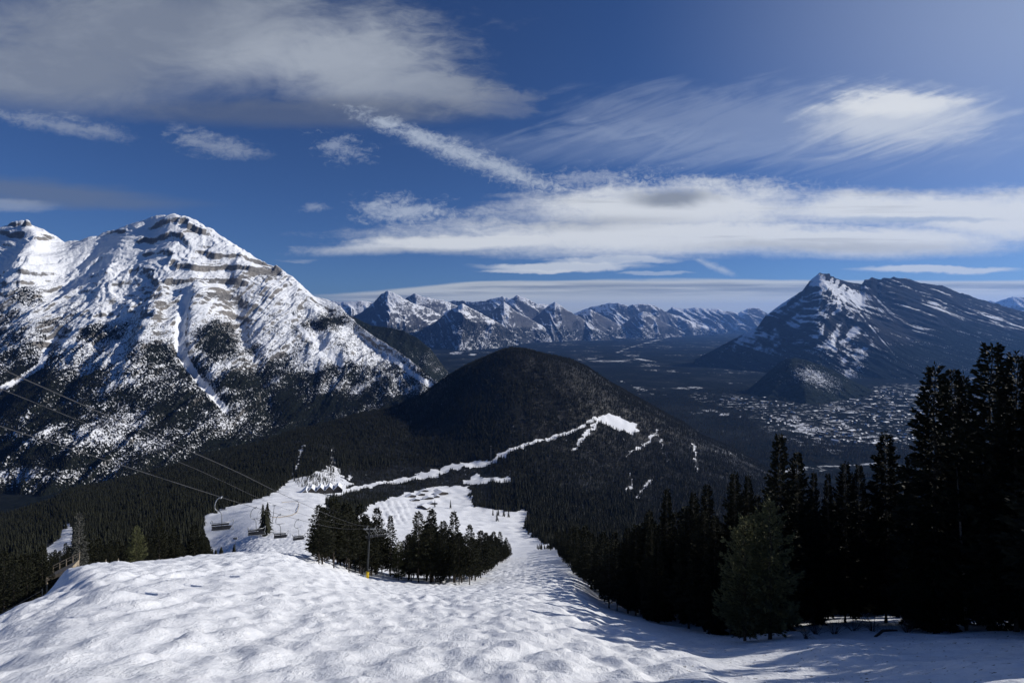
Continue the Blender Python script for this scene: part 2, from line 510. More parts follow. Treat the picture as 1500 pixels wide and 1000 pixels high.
tag(slope, kind='structure')

# ---- hill mesh
pxs = np.arange(-700, 2300, 3.0)
Ys = np.exp(np.linspace(math.log(340), math.log(3600), 460))
PX, YY = np.meshgrid(pxs, Ys)
Zs = ground_z(PX, YY, True)
sn = snow_cover(PX, base_py(PX, YY), YY)
hill = grid_obj('forested_hill', YY*(PX-750)/K, YY, Zs, M['slope'], {'snow': sn, 'litter': sn*0+.5})
tag(hill, kind='structure')

# ================================================================== VALLEY FLOOR
VZ = -735.0
M['valley'] = mat_valley()
pxs = np.arange(-450, 1950, 5.0)
Ys = np.exp(np.linspace(math.log(1700), math.log(46000), 440))
PX, YY = np.meshgrid(pxs, Ys)
XX = YY*(PX-750)/K
Zs = VZ + 10*fbm(XX/900, YY/900, 4, 61) + 26*np.clip(fbm(XX/2600, YY/2600, 3, 62), 0, 1)
PYv = HZ - Zs/YY*K
OP = .305+.06*sstep(600, 500, PYv)
def blob(cx, cy, rx, ry, v, rot=0.0):
    global OP
    dx = PX-cx; dy = PYv-cy
    c, s_ = math.cos(rot), math.sin(rot)
    q = ((dx*c+dy*s_)/rx)**2+((-dx*s_+dy*c)/ry)**2
    OP = np.maximum(OP, v*np.exp(-q*q))
for b in [(1210,687,75,5,.62),(1150,692,30,9,.5),(1010,568,28,4,.52),(965,578,45,4,.5,.2),(1060,607,12,3,.72),(1083,610,8,2,.72),(1025,603,40,4,.5,-.1),
          (1035,522,60,6,.4),(945,535,30,4,.45),(668,517,14,3,.75),(692,519,8,2.5,.7),(670,535,40,6,.42),(950,500,60,7,.42),(975,508,25,4,.5),(1010,489,40,5,.44),
          (920,520,40,5,.44),(880,495,60,5,.34),(1070,542,40,7,.36),(1000,545,40,9,.42,.3),(1215,640,80,24,.44,.3),(1300,585,40,10,.4),(1105,672,20,4,.4),(1000,628,40,4,.5,.35),
          (640,540,30,8,.4),(1125,655,30,3,.45,.3),(1225,664,16,4,.55),(1180,658,14,3,.4),(800,492,50,5,.36),(1100,500,50,8,.3)]:
    blob(*b)
OP = .2+(OP-.2)*.8
for ln, w, v_ in [([(1015,488),(985,492),(955,500),(925,508),(905,516),(930,524),(960,530)], 1.6, .55),([(880,548),(915,560),(945,572),(975,580),(1010,590),(1040,600),(1090,612)], 2.0, .5),
               ([(1130,690),(1180,684),(1230,682),(1275,679),(1300,676)], 3.0, .62),([(1165,612),(1185,630),(1200,648),(1215,665)], 1.6, .6),([(1228,612),(1240,626),(1252,640)], 1.8, .62),([(1110,600),(1150,618),(1195,640),(1240,660)], 2.6, .55),
               ([(1000,560),(1060,562),(1130,558)], 1.2, .45),([(1030,520),(1060,515),(1095,508)], 1.5, .5)]:
    d, _ = dpoly(PX, PYv, ln); OP = np.maximum(OP, v_*np.exp(-(d/w)**2))
for b in [(1228,616,12,2.2,.7),(1215,650,18,3,.6),(1270,640,22,2.5,.6),(1318,594,22,2.5,.62),(1340,578,14,2.5,.62),(1195,628,16,2,.6),(1290,622,20,2,.6),(1345,612,20,2,.6),(1165,615,14,1.6,.6),(1248,604,14,1.6,.6),(1245,598,60,7,.36)]: blob(*b)
TW = np.zeros(PX.shape)
for cx, cy, rx, ry, rot in [(1250,618,150,36,.12),(1345,600,120,30,0),(1090,590,80,10,.14),(1180,640,60,16,.3),(1330,572,60,10,.05)]:
    c, s_ = math.cos(rot), math.sin(rot)
    dx = PX-cx; dy = PYv-cy
    q = ((dx*c+dy*s_)/rx)**2+((-dx*s_+dy*c)/ry)**2
    TW = np.maximum(TW, np.exp(-q*q*1.2))
valley = grid_obj('valley_floor', XX, YY, Zs, M['valley'], {'open': OP, 'town': TW})
tag(valley, kind='structure')

# ================================================================== MOUNTAINS
def mountain(name, sil, Yt, Yb, zb, px0, px1, mat, step=1.3, rows=300, p=1.35, back=2600, noise=None, forest=None, snow=None, jag=1.0, seed=0, soft=34.0, pk=7, strata=None):
    pxs = np.arange(px0, px1+.01, step)
    s = np.array(sil, float)
    py_t = np.interp(pxs, s[:, 0], s[:, 1])
    py_t = py_t + jag*1.2*fbm(pxs/7.0, pxs*0+seed, 4, 90+seed)
    yt = np.interp(pxs, *np.array(Yt, float).T); yb = np.interp(pxs, *np.array(Yb, float).T); zb_ = np.interp(pxs, *np.array(zb, float).T)
    kx = np.exp(-(np.arange(-90, 91)*step/soft)**2); kx /= kx.sum()
    py_s = np.convolve(np.pad(py_t, 90, mode='edge'), kx, 'valid')
    zt = -(py_t-HZ)/K*yt; zs = -(py_s-HZ)/K*yt
    t = np.linspace(0, 1, rows)[:, None]
    PX = np.repeat(pxs[None], rows, 0)
    Yf = yb+(yt-yb)*t; f = t**p
    Zf = zb_+(zs-zb_)*f+(zt-zs)*t**pk
    T = np.repeat(t, len(pxs), 1)
    nb = 60
    tb = np.linspace(0, 1, nb+1)[1:, None]
    Yk = yt+back*tb; Zk = zt-(zt-VZ+300)*(tb**.9)*.95
    PX = np.vstack([PX, np.repeat(pxs[None], nb, 0)]); Y = np.vstack([Yf, Yk]); Z = np.vstack([Zf, Zk])
    T = np.vstack([T, np.repeat(1+tb, len(pxs), 1)])
    X = Y*(PX-750)/K
    PY0 = HZ-Z/Y*K
    if noise: Z = Z + noise(X, Y, Z, PX, PY0, T)
    PY = HZ-Z/Y*K
    fo = forest(X, Y, Z, PX, PY, T) if forest else np.zeros_like(Z)
    sn = snow(X, Y, Z, PX, PY, T) if snow else np.zeros_like(Z)
    sx_, sy_ = strata(X, Y, Z, PX, PY, T) if strata else (Z, X)
    o = grid_obj(name, X, Y, Z, mat, {'strata': sx_, 'along': sy_, 'forest': np.clip(fo, -2, 2), 'snow': np.clip(sn, -2, 2)})
    tag(o, kind='structure')
    return o, pxs, X, Y, Z, fo

def topfade(T, a=.9, k=0.0):
    return np.where(T <= 1, 1-(1-k)*sstep(a, 1.0, T), k+(1-k)*sstep(1.0, 1.25, T))*sstep(0, .08, T)

def terrace(s, period, sharp=.3):
    q = s/period; fl = np.floor(q); fr = q-fl
    return (sstep(.5-sharp/2, .5+sharp/2, fr)-fr)*period

def spurs(PX, PY, lst):
    r = np.zeros(PX.shape)
    for ln, w0, w1, amp in lst:
        d, t = dpoly(PX, PY, ln)
        w = w0+(w1-w0)*t
        r = r + amp*np.exp(-(d/w)**2)*(.4+.6*sstep(0, .15, t))*(1-.5*sstep(.7, 1, t))
    return r

# ---- the big snowy mountain on the left
CS = [(-260,360),(-120,350),(-60,352),(0,331),(18,326),(34,324),(62,333),(78,345),(95,353),(118,352),(142,348),(150,341),(170,335),(190,329),(212,322),(228,316),(240,315),
      (255,321),(266,328),(285,332),(297,336),(302,344),(325,354),(345,362),(362,370),(382,382),(396,388),(413,394),(420,410),(440,427),(462,434),(480,437),(498,446),(512,462),
      (530,478),(548,492),(575,508),(600,526),(622,545),(640,560),(652,573),(662,585)]
C_SP = [([(238,316),(262,345),(275,385),(285,420),(300,470),(330,560)], 16, 34, 75),
        ([(262,335),(300,350),(345,385),(395,430),(440,490),(520,560)], 20, 36, 90),
        ([(413,398),(440,440),(490,500),(560,560)], 12, 26, 70),
        ([(212,322),(185,350),(150,385),(110,430),(60,500)], 14, 30, 35),
        ([(150,345),(110,375),(60,400),(0,430)], 12, 22, 60),
        ([(245,400),(225,450),(210,500),(190,560)], 14, 22, 70),
        ([(34,326),(50,360),(20,420)], 12, 20, 60),
        ([(225,340),(200,380),(160,430),(150,480)], 15, 24, -38),
        ([(275,425),(266,470),(262,505),(280,540),(310,575),(330,600)], 8, 9, -60),
        ([(330,400),(345,450),(370,520),(400,600)], 12, 16, -65),
        ([(440,450),(470,510),(510,570)], 10, 14, -45),
        ([(90,470),(50,520),(0,560)], 14, 26, -80)]
def c_noise(X, Y, Z, PX, PY, T):
    fd = topfade(T, .93, .12)
    n = spurs(PX, PY, C_SP)*topfade(T, .97, .0)
    wx = X+120*fbm(X/500, Z/500, 3, 7)
    calm = 1-.72*sstep(410, 370, PY)*sstep(265, 215, PX)
    n = n + calm*fd*(90*fbm(X/900, Z/900, 3, 10) + 70*(ridged(wx/560+.35*Z/560, Z/1300+.3*X/1500, 5, 11)-.45) + 40*(ridged(wx/170-.3*Z/170, Z/380, 5, 13)-.45) + 20*fbm(X/60, Z/60, 4, 15))
    zz = Z+n
    up = sstep(470, 330, PY+12*fbm(X/200, Z/200, 3, 19))
    st = zz + lin([(-6000,-.22),(-3300,-.16),(-2700,.06),(-1500,.22)], X)*(X+3000) + 190*fbm(X/800, Z/800, 3, 23) + 24*fbm(X/120, Z/90, 3, 25)
    n = n + topfade(T, .96, .5)*(.3+.7*up)*(.42*terrace(st, 128, .22)*sstep(.42, .68, .5+fbm(X/420, Z/260, 3, 29))+.36*terrace(st+20, 41, .3)*sstep(.35, .65, .5+fbm(X/260, Z/170, 3, 28)))
    return n
def c_forest(X, Y, Z, PX, PY, T):
    lim = lin([(-100,480),(0,470),(60,470),(120,505),(200,500),(240,505),(300,500),(350,505),(400,515),(450,530),(520,540),(600,555)], PX)
    f = .02+.11*sstep(530, 610, PY)+.20*sstep(395, 440, PY)+.12*sstep(370, 430, PX)*sstep(430, 480, PY)+.40*sstep(-55, 80, PY-lim) + .30*fbm(X/190, Z/110, 4, 31)
    for cx, cy, rx, ry, v in [(145,488,60,20,.46),(318,500,40,38,.60),(232,520,34,26,.56),(40,432,34,20,.40),(45,560,60,40,.70),(120,640,110,26,-.26),(60,695,60,12,-.30),(230,640,60,26,-.18),(215,560,40,18,-.12),(330,600,40,30,-.10),(190,600,40,14,-.14),(150,382,45,6,.34),(250,415,20,8,.3),(10,590,60,40,.6),(480,470,30,16,.30),(500,520,40,18,-.08),(420,560,60,40,-.04)]:  # strong far-left blobs also paint the gully's shadow as dark cover
        f = np.where(v > .3, np.maximum(f, (v+.12)*np.exp(-(((PX-cx)/rx)**2+((PY-cy)/ry)**2)**2)+.0), f+v*np.exp(-(((PX-cx)/rx)**2+((PY-cy)/ry)**2)))
    f = f - .35*sstep(430, 380, PY)
    ch, t = dpoly(PX, PY, [(275,425),(268,450),(264,478),(262,505),(272,530),(290,556),(312,580),(330,600)])
    ch = ch+2.6*fbm(X/45, Z/45, 3, 35)
    f = f - 1.2*(1-sstep(4.5-2.5*t, 9.5-4*t, ch))
    for ln, w in [([(90,480),(70,505),(60,535),(20,560),(-20,580)], 4),([(400,430),(440,480),(500,535)], 2.5),([(130,470),(90,500)], 3),([(545,500),(600,545),(640,570)], 3)]:
        d, _ = dpoly(PX, PY, ln); f = f-.6*(1-sstep(w*.6, w*1.5, d))
    return f
def c_snow(X, Y, Z, PX, PY, T):
    s = .18*sstep(420, 350, PY) + .05
    for cx, cy, rx, ry, v in [(230,455,22,30,-.22),(60,480,60,26,-.15),(280,339,24,5,-.5),(395,397,28,12,-.45),(160,338,22,5,-.4),(300,375,22,12,-.18),(25,333,20,8,-.3),(340,440,40,60,-.12),(120,385,70,26,.15),(250,360,30,20,.12),(40,385,60,26,.18),(70,350,25,5,-.3)]:
        s = s + v*np.exp(-(((PX-cx)/rx)**2+((PY-cy)/ry)**2))
    ch, t = dpoly(PX, PY, [(275,425),(268,450),(264,478),(262,505),(272,530),(290,556),(312,580),(330,600)])
    return s + .5*(1-sstep(5, 9, ch))
M['cascade'] = mat_mountain('snowy_limestone', (.17, .165, .16), (.27, .25, .225), thr=.57, tree=(.009, .011, .008), wb=.6, wn=.72)
cas = mountain('snowy_mountain', CS, [(-260,3800),(60,4150),(140,4250),(240,4320),(420,4450),(520,4350),(662,3600)], [(-260,2000),(150,2000),(300,2300),(460,2700),(662,3100)],
         [(-260,-800),(300,-780),(662,-760)], -260, 662, M['cascade'], strata=lambda X, Y, Z, PX, PY, T: (Z+lin([(-6000,-.22),(-3300,-.16),(-2700,.06),(-1500,.22)], X)*(X+3000)+120*fbm(X/800, Z/800, 3, 23), X), soft=24, pk=14, step=1.1, rows=560, noise=c_noise, forest=c_forest, snow=c_snow, jag=.9, seed=1)

# ---- dark wooded shoulder behind its right foot
M['shoulder'] = mat_mountain('wooded_shoulder', (.10, .10, .10), (.14, .14, .14), thr=.75, fs=.8)
mountain('wooded_shoulder_hill', [(440,440),(500,456),(525,468),(545,477),(570,480),(592,484),(612,495),(630,510),(645,530),(658,547),(675,560),(700,580)],
         [(440,5600),(700,5200)], [(440,4300),(700,4700)], [(440,-760),(700,-760)], 440, 700, M['shoulder'], step=1.3, rows=160,
         noise=lambda X, Y, Z, PX, PY, T: topfade(T, .9, .2)*(60*(ridged(X/420, Z/900, 4, 41)-.4)+16*fbm(X/90, Z/90, 4, 43)),
         forest=lambda X, Y, Z, PX, PY, T: .78-.25*sstep(470, 455, PY)-.20*np.exp(-((PX-640)/25)**2-((PY-530)/22)**2), jag=.6, seed=2)

# ---- the slab mountain on the right
RS = [(1010,535),(1030,520),(1060,504),(1092,487),(1110,478),(1122,462),(1140,448),(1158,437),(1176,425),(1186,411),(1194,405),(1200,400),(1210,401),(1222,406),(1236,411),(1250,414),(1262,416),(1267,410),(1276,408),(1286,413),(1293,409),(1300,407),(1315,409),(1338,414),(1362,418),(1380,418),(1392,424),(1410,432),(1424,436),(1440,441),(1462,447),(1500,456),(1560,470),(1700,500)]
R_SP = [([(1190,408),(1215,432),(1250,472),(1290,520),(1320,560)], 16, 40, 105),
        ([(1265,412),(1330,440),(1420,470),(1500,500)], 10, 20, 120),
        ([(1300,409),(1380,432),(1460,460),(1560,500)], 8, 16, 90),
        ([(1240,440),(1300,462),(1380,500)], 12, 22, -110),
        ([(1190,420),(1170,470),(1140,510)], 14, 24, -80),
        ([(1300,430),(1380,455),(1470,490)], 7, 14, -70)]
def r_noise(X, Y, Z, PX, PY, T):
    fd = topfade(T, .93, .1)
    n = spurs(PX, PY, R_SP)*topfade(T, .97, 0.0)
    rt = 1-.55*sstep(1215, 1290, PX-.55*(PY-420))
    n = n + rt*fd*(110*(ridged(X/900+.5*Z/900, Z/1400, 5, 51)-.45)+40*(ridged(X/260+.7*Z/260, Z/600, 4, 53)-.4)+18*fbm(X/110, Z/110, 4, 55))
    zz = Z+n
    left = sstep(1275, 1205, PX-.55*(PY-420))
    stL = zz-.62*(X-3600)+60*fbm(X/800, Z/800, 3, 57)
    stR = zz+.42*(X-4500)+60*fbm(X/800, Z/800, 3, 58)
    up = sstep(540, 440, PY)
    return n + topfade(T, .97, .2)*up*(left*.5*terrace(stL+60*fbm(X/300,Z/300,3,66), 150, .3)*sstep(.4,.65,.5+fbm(X/600,Z/400,3,67))+(1-left)*.4*terrace(stR, 130, .35)*sstep(.4,.7,.5+fbm(X/700,Z/300,3,68)))
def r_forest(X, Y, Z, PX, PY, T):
    lim = lin([(1000,500),(1100,486),(1200,500),(1260,512),(1330,482),(1400,462),(1500,474),(1700,490)], PX)  # dark cover raised on the right slope: trees plus painted shade
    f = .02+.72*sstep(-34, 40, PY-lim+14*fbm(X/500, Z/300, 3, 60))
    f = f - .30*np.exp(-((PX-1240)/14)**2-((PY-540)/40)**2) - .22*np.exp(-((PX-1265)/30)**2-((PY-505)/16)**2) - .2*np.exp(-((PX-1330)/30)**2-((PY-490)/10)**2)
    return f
def r_snow(X, Y, Z, PX, PY, T):
    d, t = dpoly(PX, PY, [(1196,407),(1215,418),(1240,430),(1258,440)])
    s = .05+.5*np.exp(-(d/9)**2)
    d2, _ = dpoly(PX, PY, [(1200,400),(1262,415),(1300,407),(1392,424),(1500,456)])
    s = s - .35*np.exp(-(d2/4)**2)
    left = sstep(1275, 1205, PX-.55*(PY-420))
    stL = Z-.62*(X-3600)+120*fbm(X/900, Z/900, 3, 57); stR = Z+.42*(X-4500)+120*fbm(X/900, Z/900, 3, 58)
    s = s + .38*(left*fbm(stL/120, X/700, 5, 63)+(1-left)*fbm(stR/100, X/900, 5, 64)) - .10*sstep(1240, 1300, PX) - .10*sstep(440,480,PY)
    return s
def r_strata(X, Y, Z, PX, PY, T):
    left = sstep(1290, 1215, PX-.55*(PY-420))
    return (left*(Z-.62*(X-3600))+(1-left)*(Z+.42*(X-4500))+70*fbm(X/900, Z/900, 3, 57), left*(X+.62*Z)+(1-left)*(X-.42*Z))
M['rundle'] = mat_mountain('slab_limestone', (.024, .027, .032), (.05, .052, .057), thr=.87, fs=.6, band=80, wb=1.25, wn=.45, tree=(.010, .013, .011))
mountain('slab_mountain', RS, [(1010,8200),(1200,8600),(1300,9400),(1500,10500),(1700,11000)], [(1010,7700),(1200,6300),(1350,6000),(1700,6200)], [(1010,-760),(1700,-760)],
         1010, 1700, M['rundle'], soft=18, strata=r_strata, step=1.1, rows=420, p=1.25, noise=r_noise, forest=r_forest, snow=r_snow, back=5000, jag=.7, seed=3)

# ---- small rocky hill over the town
M['tunnel'] = mat_mountain('rocky_hill', (.13, .125, .11), (.2, .19, .17), thr=.80, fs=1.0)
mountain('rocky_hill', [(1060,590),(1090,575),(1105,562),(1125,545),(1138,534),(1150,527),(1165,525),(1180,527),(1200,534),(1220,541),(1245,556),(1275,570),(1310,582),(1350,596)],
         [(1060,5300),(1350,5000)], [(1060,4900),(1180,4300),(1350,4800)], [(1060,-745),(1350,-745)], 1060, 1350, M['tunnel'], step=1.0, rows=160, p=1.0, back=900,
         noise=lambda X, Y, Z, PX, PY, T: topfade(T, .9, .3)*(26*(ridged(X/260, Y/260, 4, 71)-.4)+9*fbm(X/60, Y/60, 4, 73)) + spurs(PX, PY, [([(1150,528),(1175,560),(1190,590)], 12, 16, 35)]),
         forest=lambda X, Y, Z, PX, PY, T: .90-.42*np.exp(-((PX-1195)/40)**2-((PY-553-.3*(PX-1195))/17)**2)-.12*np.exp(-((PX-1140)/16)**2-((PY-556)/10)**2), jag=.5, seed=4,
         snow=lambda X, Y, Z, PX, PY, T: .12+0*X)

# ---- far ranges along the valley
def far_noise(sx, amp, sd, sk=.3):
    def f(X, Y, Z, PX, PY, T):
        fd = topfade(T, .7, .16)
        wx = X+sk*(Z-VZ)+sx*.25*fbm(X/sx, Z/sx, 3, sd+9)
        n = fd*amp*(1.5*(ridged(wx/sx, Z/(sx*2.6), 5, sd, .45)-.5)+.55*(ridged(wx/(sx*.34)+.4*Z/(sx*.34), Z/(sx*.9), 4, sd+3, .45)-.45)+.10*fbm(X/(sx*.1), Z/(sx*.1), 3, sd+5))
        return n
    return f
def far_forest(lim, v=.75):
    return lambda X, Y, Z, PX, PY, T: -.2+v*sstep(-10, 9, PY-lim-5+9*fbm(X/900, Z/500, 3, 83))
M['far'] = mat_mountain('far_limestone', (.085, .09, .105), (.13, .135, .145), thr=.67, fs=.3, band=150, tree=(.010, .013, .012))
def arcs(x0, pc, x1, ye, yc):
    r = []
    for i in range(41):
        x = x0+(x1-x0)*i/40; q = (x-pc)/((pc-x0) if x < pc else (x1-pc))
        r.append((x, yc+(ye-yc)*(1-math.exp(-(q*1.5)**2))+.05*(ye-yc)*math.sin(q*9+pc)))
    return r
def far_peak(pc, sil, Y0, sd, lim=470, amp=260, sx=1500, dy=1100, dz=1700, sk=.4, sb=0.0):
    x0, x1 = sil[0][0], sil[-1][0]
    mountain('far_mountain', sil, arcs(x0, pc, x1, Y0+dy, Y0), arcs(x0, pc, x1, Y0+dy*.3, Y0-dz), [(x0, -770), (x1, -770)],
             x0, x1, M['far'], step=.9, rows=150, p=1.12, back=4000, noise=far_noise(sx, amp, sd, sk), forest=far_forest(lim), snow=lambda X, Y, Z, PX, PY, T: .10*sstep(466, 442, PY)-.02+sb, jag=1.0, seed=sd, soft=16, pk=3)
for a in [
 (1020, [(900,480),(965,462),(985,450),(1000,452),(1018,450),(1035,452),(1060,454),(1082,458),(1100,450),(1112,452),(1125,458),(1170,472),(1230,486)], 26000, 11, 474, 420, 2200),
 (915, [(800,478),(845,458),(868,449),(885,445),(905,442),(920,446),(937,443),(955,447),(970,454),(990,462),(1020,474),(1050,484)], 22500, 12, 472, 420, 2200),
 (745, [(600,470),(640,448),(666,438),(690,440),(712,439),(735,434),(748,437),(757,432),(772,438),(786,445),(806,447),(830,457),(870,476)], 19000, 13, 470, 380, 2000),
 (813, [(755,486),(780,466),(797,452),(806,445),(813,442),(822,447),(835,456),(855,468),(885,486)], 17200, 14, 468, 280, 1500),
 (607, [(540,475),(572,452),(590,439),(600,433),(607,429),(618,434),(634,437),(650,440),(664,445),(690,456),(735,482)], 17000, 15, 470, 300, 1700),
 (865, [(800,488),(832,469),(852,458),(865,452),(878,459),(900,472),(930,488)], 18500, 16, 470, 250, 1400),
 (942, [(890,488),(915,472),(930,461),(942,455),(955,461),(980,475),(1005,489)], 19500, 17, 472, 250, 1400),
 (568, [(470,486),(505,468),(530,455),(546,442),(558,431),(568,426),(578,429),(590,436),(606,444),(628,452),(655,467),(690,489)], 14000, 18, 472, 300, 1500),
 (738, [(680,488),(702,470),(722,453),(738,442),(750,451),(772,464),(812,488)], 15500, 19, 468, 240, 1300),
 (678, [(600,489),(636,472),(660,454),(678,445),(690,451),(708,460),(735,476),(760,489)], 13200, 20, 462, 260, 1300),
 (1480, [(1330,486),(1400,452),(1430,442),(1447,439),(1458,441),(1470,438),(1484,434),(1500,433),(1530,438),(1600,455),(1700,486)], 21000, 21, 478, 380, 1900),
 (500, [(380,470),(430,446),(470,440),(505,443),(530,440),(545,443),(580,456),(640,486)], 20000, 22, 474, 300, 1900),
]: far_peak(*a)

# ================================================================== TREES
_gx = np.concatenate([np.arange(-140, 2620, 3.0)]); _gy = np.exp(np.linspace(math.log(18), math.log(1900), 900))
_GA, _GB = np.meshgrid(_gx, _gy); _GZ = ground_z(_GA, _GB, True)
def gz(px, Y, detail=True):
    a = (px+140)/3.0; b = (math.log(Y)-math.log(18))/(math.log(1900)-math.log(18))*899
    i = min(max(int(a), 0), len(_gx)-2); j = min(max(int(b), 0), 898); a -= i; b -= j
    return float((_GZ[j, i]*(1-a)+_GZ[j, i+1]*a)*(1-b)+(_GZ[j+1, i]*(1-a)+_GZ[j+1, i+1]*a)*b)

def kites(P0, D, S, ln, wd):
    """one narrow leaf-like kite per row: root P0, direction D, side S, length, width"""
    n = len(P0)
    ln = ln[:, None]; wd = wd[:, None]
    V = np.stack([P0, P0+D*ln*.45+S*wd*.5, P0+D*ln, P0+D*ln*.45-S*wd*.5], 1).reshape(-1, 3)
    F = (np.arange(n)[:, None]*4+np.arange(4)[None])
    return V, F

def conifer_crown(h, rmax, z0, dz, nb, tuft, dens, seed, shape=.8, droop=.35, ragged=.4, bushy=0.0):
    r = np.random.default_rng(seed)
    P0 = []; D = []; LN = []; WD = []
    z = z0
    k = 0
    while z < h*.985:
        t = (z-z0)/(h-z0)
        prof = (1-t)**shape*(.45+.55*min(1, t*6+.25))
        lay = 1+ragged*.6*(r.random()-.5)
        n = max(3, int(nb*(1-.35*t)+r.random()*1.5))
        a0 = r.random()*6.28
        for i in range(n):
            a = a0+6.283*i/n+r.normal()*.25
            L = rmax*prof*lay*(1+ragged*(r.random()-.6))+.06*h*.12
            if r.random() < .06*ragged/.4: L *= .4
            sl = (-droop*(1-t)**.6+.55*t**1.5)+r.normal()*.07
            up = .28+.2*r.random()
            m = max(9, int(dens*L*L*.9+dens*L*1.3))
            q = r.random(m)**.65
            lat = (r.random(m)-.5)*2
            wf = (.30 if bushy == 0 else .42)*L*(1-q)**.7*np.minimum(1, q*5)+.06
            rr = q*L
            zz = z+rr*sl+up*L*q*q*.6-np.abs(lat)*wf*.25+r.normal(size=m)*(.05+bushy*.18)
            ca, sa = math.cos(a), math.sin(a)
            x = ca*rr-sa*lat*wf; y = sa*rr+ca*lat*wf
            P0.append(np.stack([x, y, zz], 1))
            out = np.stack([ca-sa*lat*.9+r.normal(size=m)*.2, sa+ca*lat*.9+r.normal(size=m)*.2, -.18+sl*.6+r.normal(size=m)*.28+bushy*.7+up*q*.6], 1)
            D.append(out/np.linalg.norm(out, axis=1)[:, None])
            LN.append(tuft*(.6+.8*r.random(m))*(1-.35*t)); WD.append(tuft*.42*(.6+.8*r.random(m)))
        z += dz*(1-.45*t)*(.8+.4*r.random())
        k += 1
    # leader
    m = 10
    P0.append(np.stack([np.zeros(m), np.zeros(m), h*(.955+.045*r.random(m))-.1], 1))
    dd = np.stack([r.normal(size=m)*.35, r.normal(size=m)*.35, np.ones(m)], 1); D.append(dd/np.linalg.norm(dd, axis=1)[:, None])
    LN.append(np.full(m, tuft*.9)); WD.append(np.full(m, tuft*.25))
    P0 = np.concatenate(P0); D = np.concatenate(D); LN = np.concatenate(LN); WD = np.concatenate(WD)
    R = r.normal(size=P0.shape)
    R[:, 2] *= .6
    S = np.cross(D, R); S /= np.linalg.norm(S, axis=1)[:, None]+1e-9
    return kites(P0, D, S, LN, WD)

def low_crown(seed, layers=8, blades=7, r=.15):
    """unit-height crown for far trees: tiers of drooping blades"""
    q = np.random.default_rng(seed); V = []; F = []
    for i in range(layers):
        t = i/layers
        z = .07+.93*t; zt = min(1.0, z+1.9/layers)
        a0 = q.random()*6.28
        for k in range(blades):
            a = a0+6.283*k/blades+q.normal()*.2
            R = r*(1-t)**.85*(.65+.7*q.random())+.008
            w = .75*6.283/blades
            b = len(V)
            V += [(0, 0, zt), (R*.55*math.cos(a-w*.6), R*.55*math.sin(a-w*.6), z+.02), (R*math.cos(a), R*math.sin(a), z-.025*q.random()), (R*.55*math.cos(a+w*.6), R*.55*math.sin(a+w*.6), z+.02)]
            F.append((b, b+1, b+2, b+3))
    return np.array(V), np.array(F)

def trunk_mb(h, r, bare=0.0, seed=0, lean=.0):
    q = random.Random(seed); m = MB()
    n = 7
    m.tube([(q.uniform(-.02, .02)*i+lean*i, q.uniform(-.02, .02)*i, -.6+(h*.96+.6)*i/n) for i in range(n+1)], [r*(1.15 if i == 0 else 1)*(1-.93*i/n) for i in range(n+1)], 8)
    for i in range(int(bare)):
        z = q.uniform(.04, .33)*h; a = q.uniform(0, 6.28); l = q.uniform(.35, 1.3)
        m.tube([(0, 0, z), (math.cos(a)*l*.6, math.sin(a)*l*.6, z-.06), (math.cos(a)*l, math.sin(a)*l, z-.22*l)], [.022, .016, .006], 4, False)
    return m

def mesh_of(o):
    me = o.data; bpy.data.objects.remove(o); return me

# shared crown and trunk meshes
CR = {}; TK = {}
for i in range(4):   # nearest trees, 20 m
    v, f = conifer_crown(20, 2.35+.3*i, .9+.5*i, .42, 6, .40, 17, 100+i, .72, .40, .5)
    CR['near', i] = mesh_of(mesh_np('spruce_crown', v, f, M['spruce']))
    TK['near', i] = mesh_of(trunk_mb(20, .24, 26, i).build('spruce_trunk', M['bark']))
for i in range(4):   # trees 90 m and farther, 16 m
    v, f = conifer_crown(16, 2.4+.25*i, 2.6+.5*i, .45, 5.5, .55, 4.2, 120+i, .72, .34, .55)
    CR['mid', i] = mesh_of(mesh_np('spruce_crown', v, f, M['spruce']))
    TK['mid', i] = mesh_of(trunk_mb(16, .22, 12, 10+i).build('spruce_trunk', M['bark']))
for i in range(2):   # bushy pines
    v, f = conifer_crown(12, 2.6, 1.0, .42, 6, .36, 9.5, 140+i, .55, .02, .6, .5)
    CR['pine', i] = mesh_of(mesh_np('pine_crown', v, f, M['pine']))
    TK['pine', i] = mesh_of(trunk_mb(12, .2, 14, 20+i).build('pine_trunk', M['bark']))
v, f = conifer_crown(14, 1.75, 1.0, .42, 5, .42, 5.0, 150, .6, .5, .6)
CR['grey', 0] = mesh_of(mesh_np('grey_crown', v, f, M['grey'])); TK['grey', 0] = mesh_of(trunk_mb(14, .2, 30, 33).build('grey_trunk', M['palebark']))
for i in range(3):
    v, f = low_crown(160+i, 9, 7, .15+.02*i)
    CR['low', i] = mesh_of(mesh_np('far_crown', v, f, M['spruce']))
    TK['low', i] = mesh_of(trunk_mb(1.0, .012, 0, 40+i).build('far_trunk', M['bark']))
H0 = {'near': 20., 'mid': 16., 'pine': 12., 'grey': 14., 'low': 1.}
N_TREES = 0
def tree(px, Y, h, kind, var, label, group, name='spruce_tree', wid=1.0, rz=None, z=None):
    global N_TREES
    s = h/H0[kind]
    o = empty(name, (Y*(px-750)/K, Y, (gz(px, Y) if z is None else z)), random.uniform(0, 6.28) if rz is None else rz, (s*wid, s*wid, s))
    tag(o, label, 'tree', group)
    c = link(bpy.data.objects.new('crown', CR[kind, var]), o); t = link(bpy.data.objects.new('trunk', TK[kind, var]), o)
    N_TREES += 1
    return c

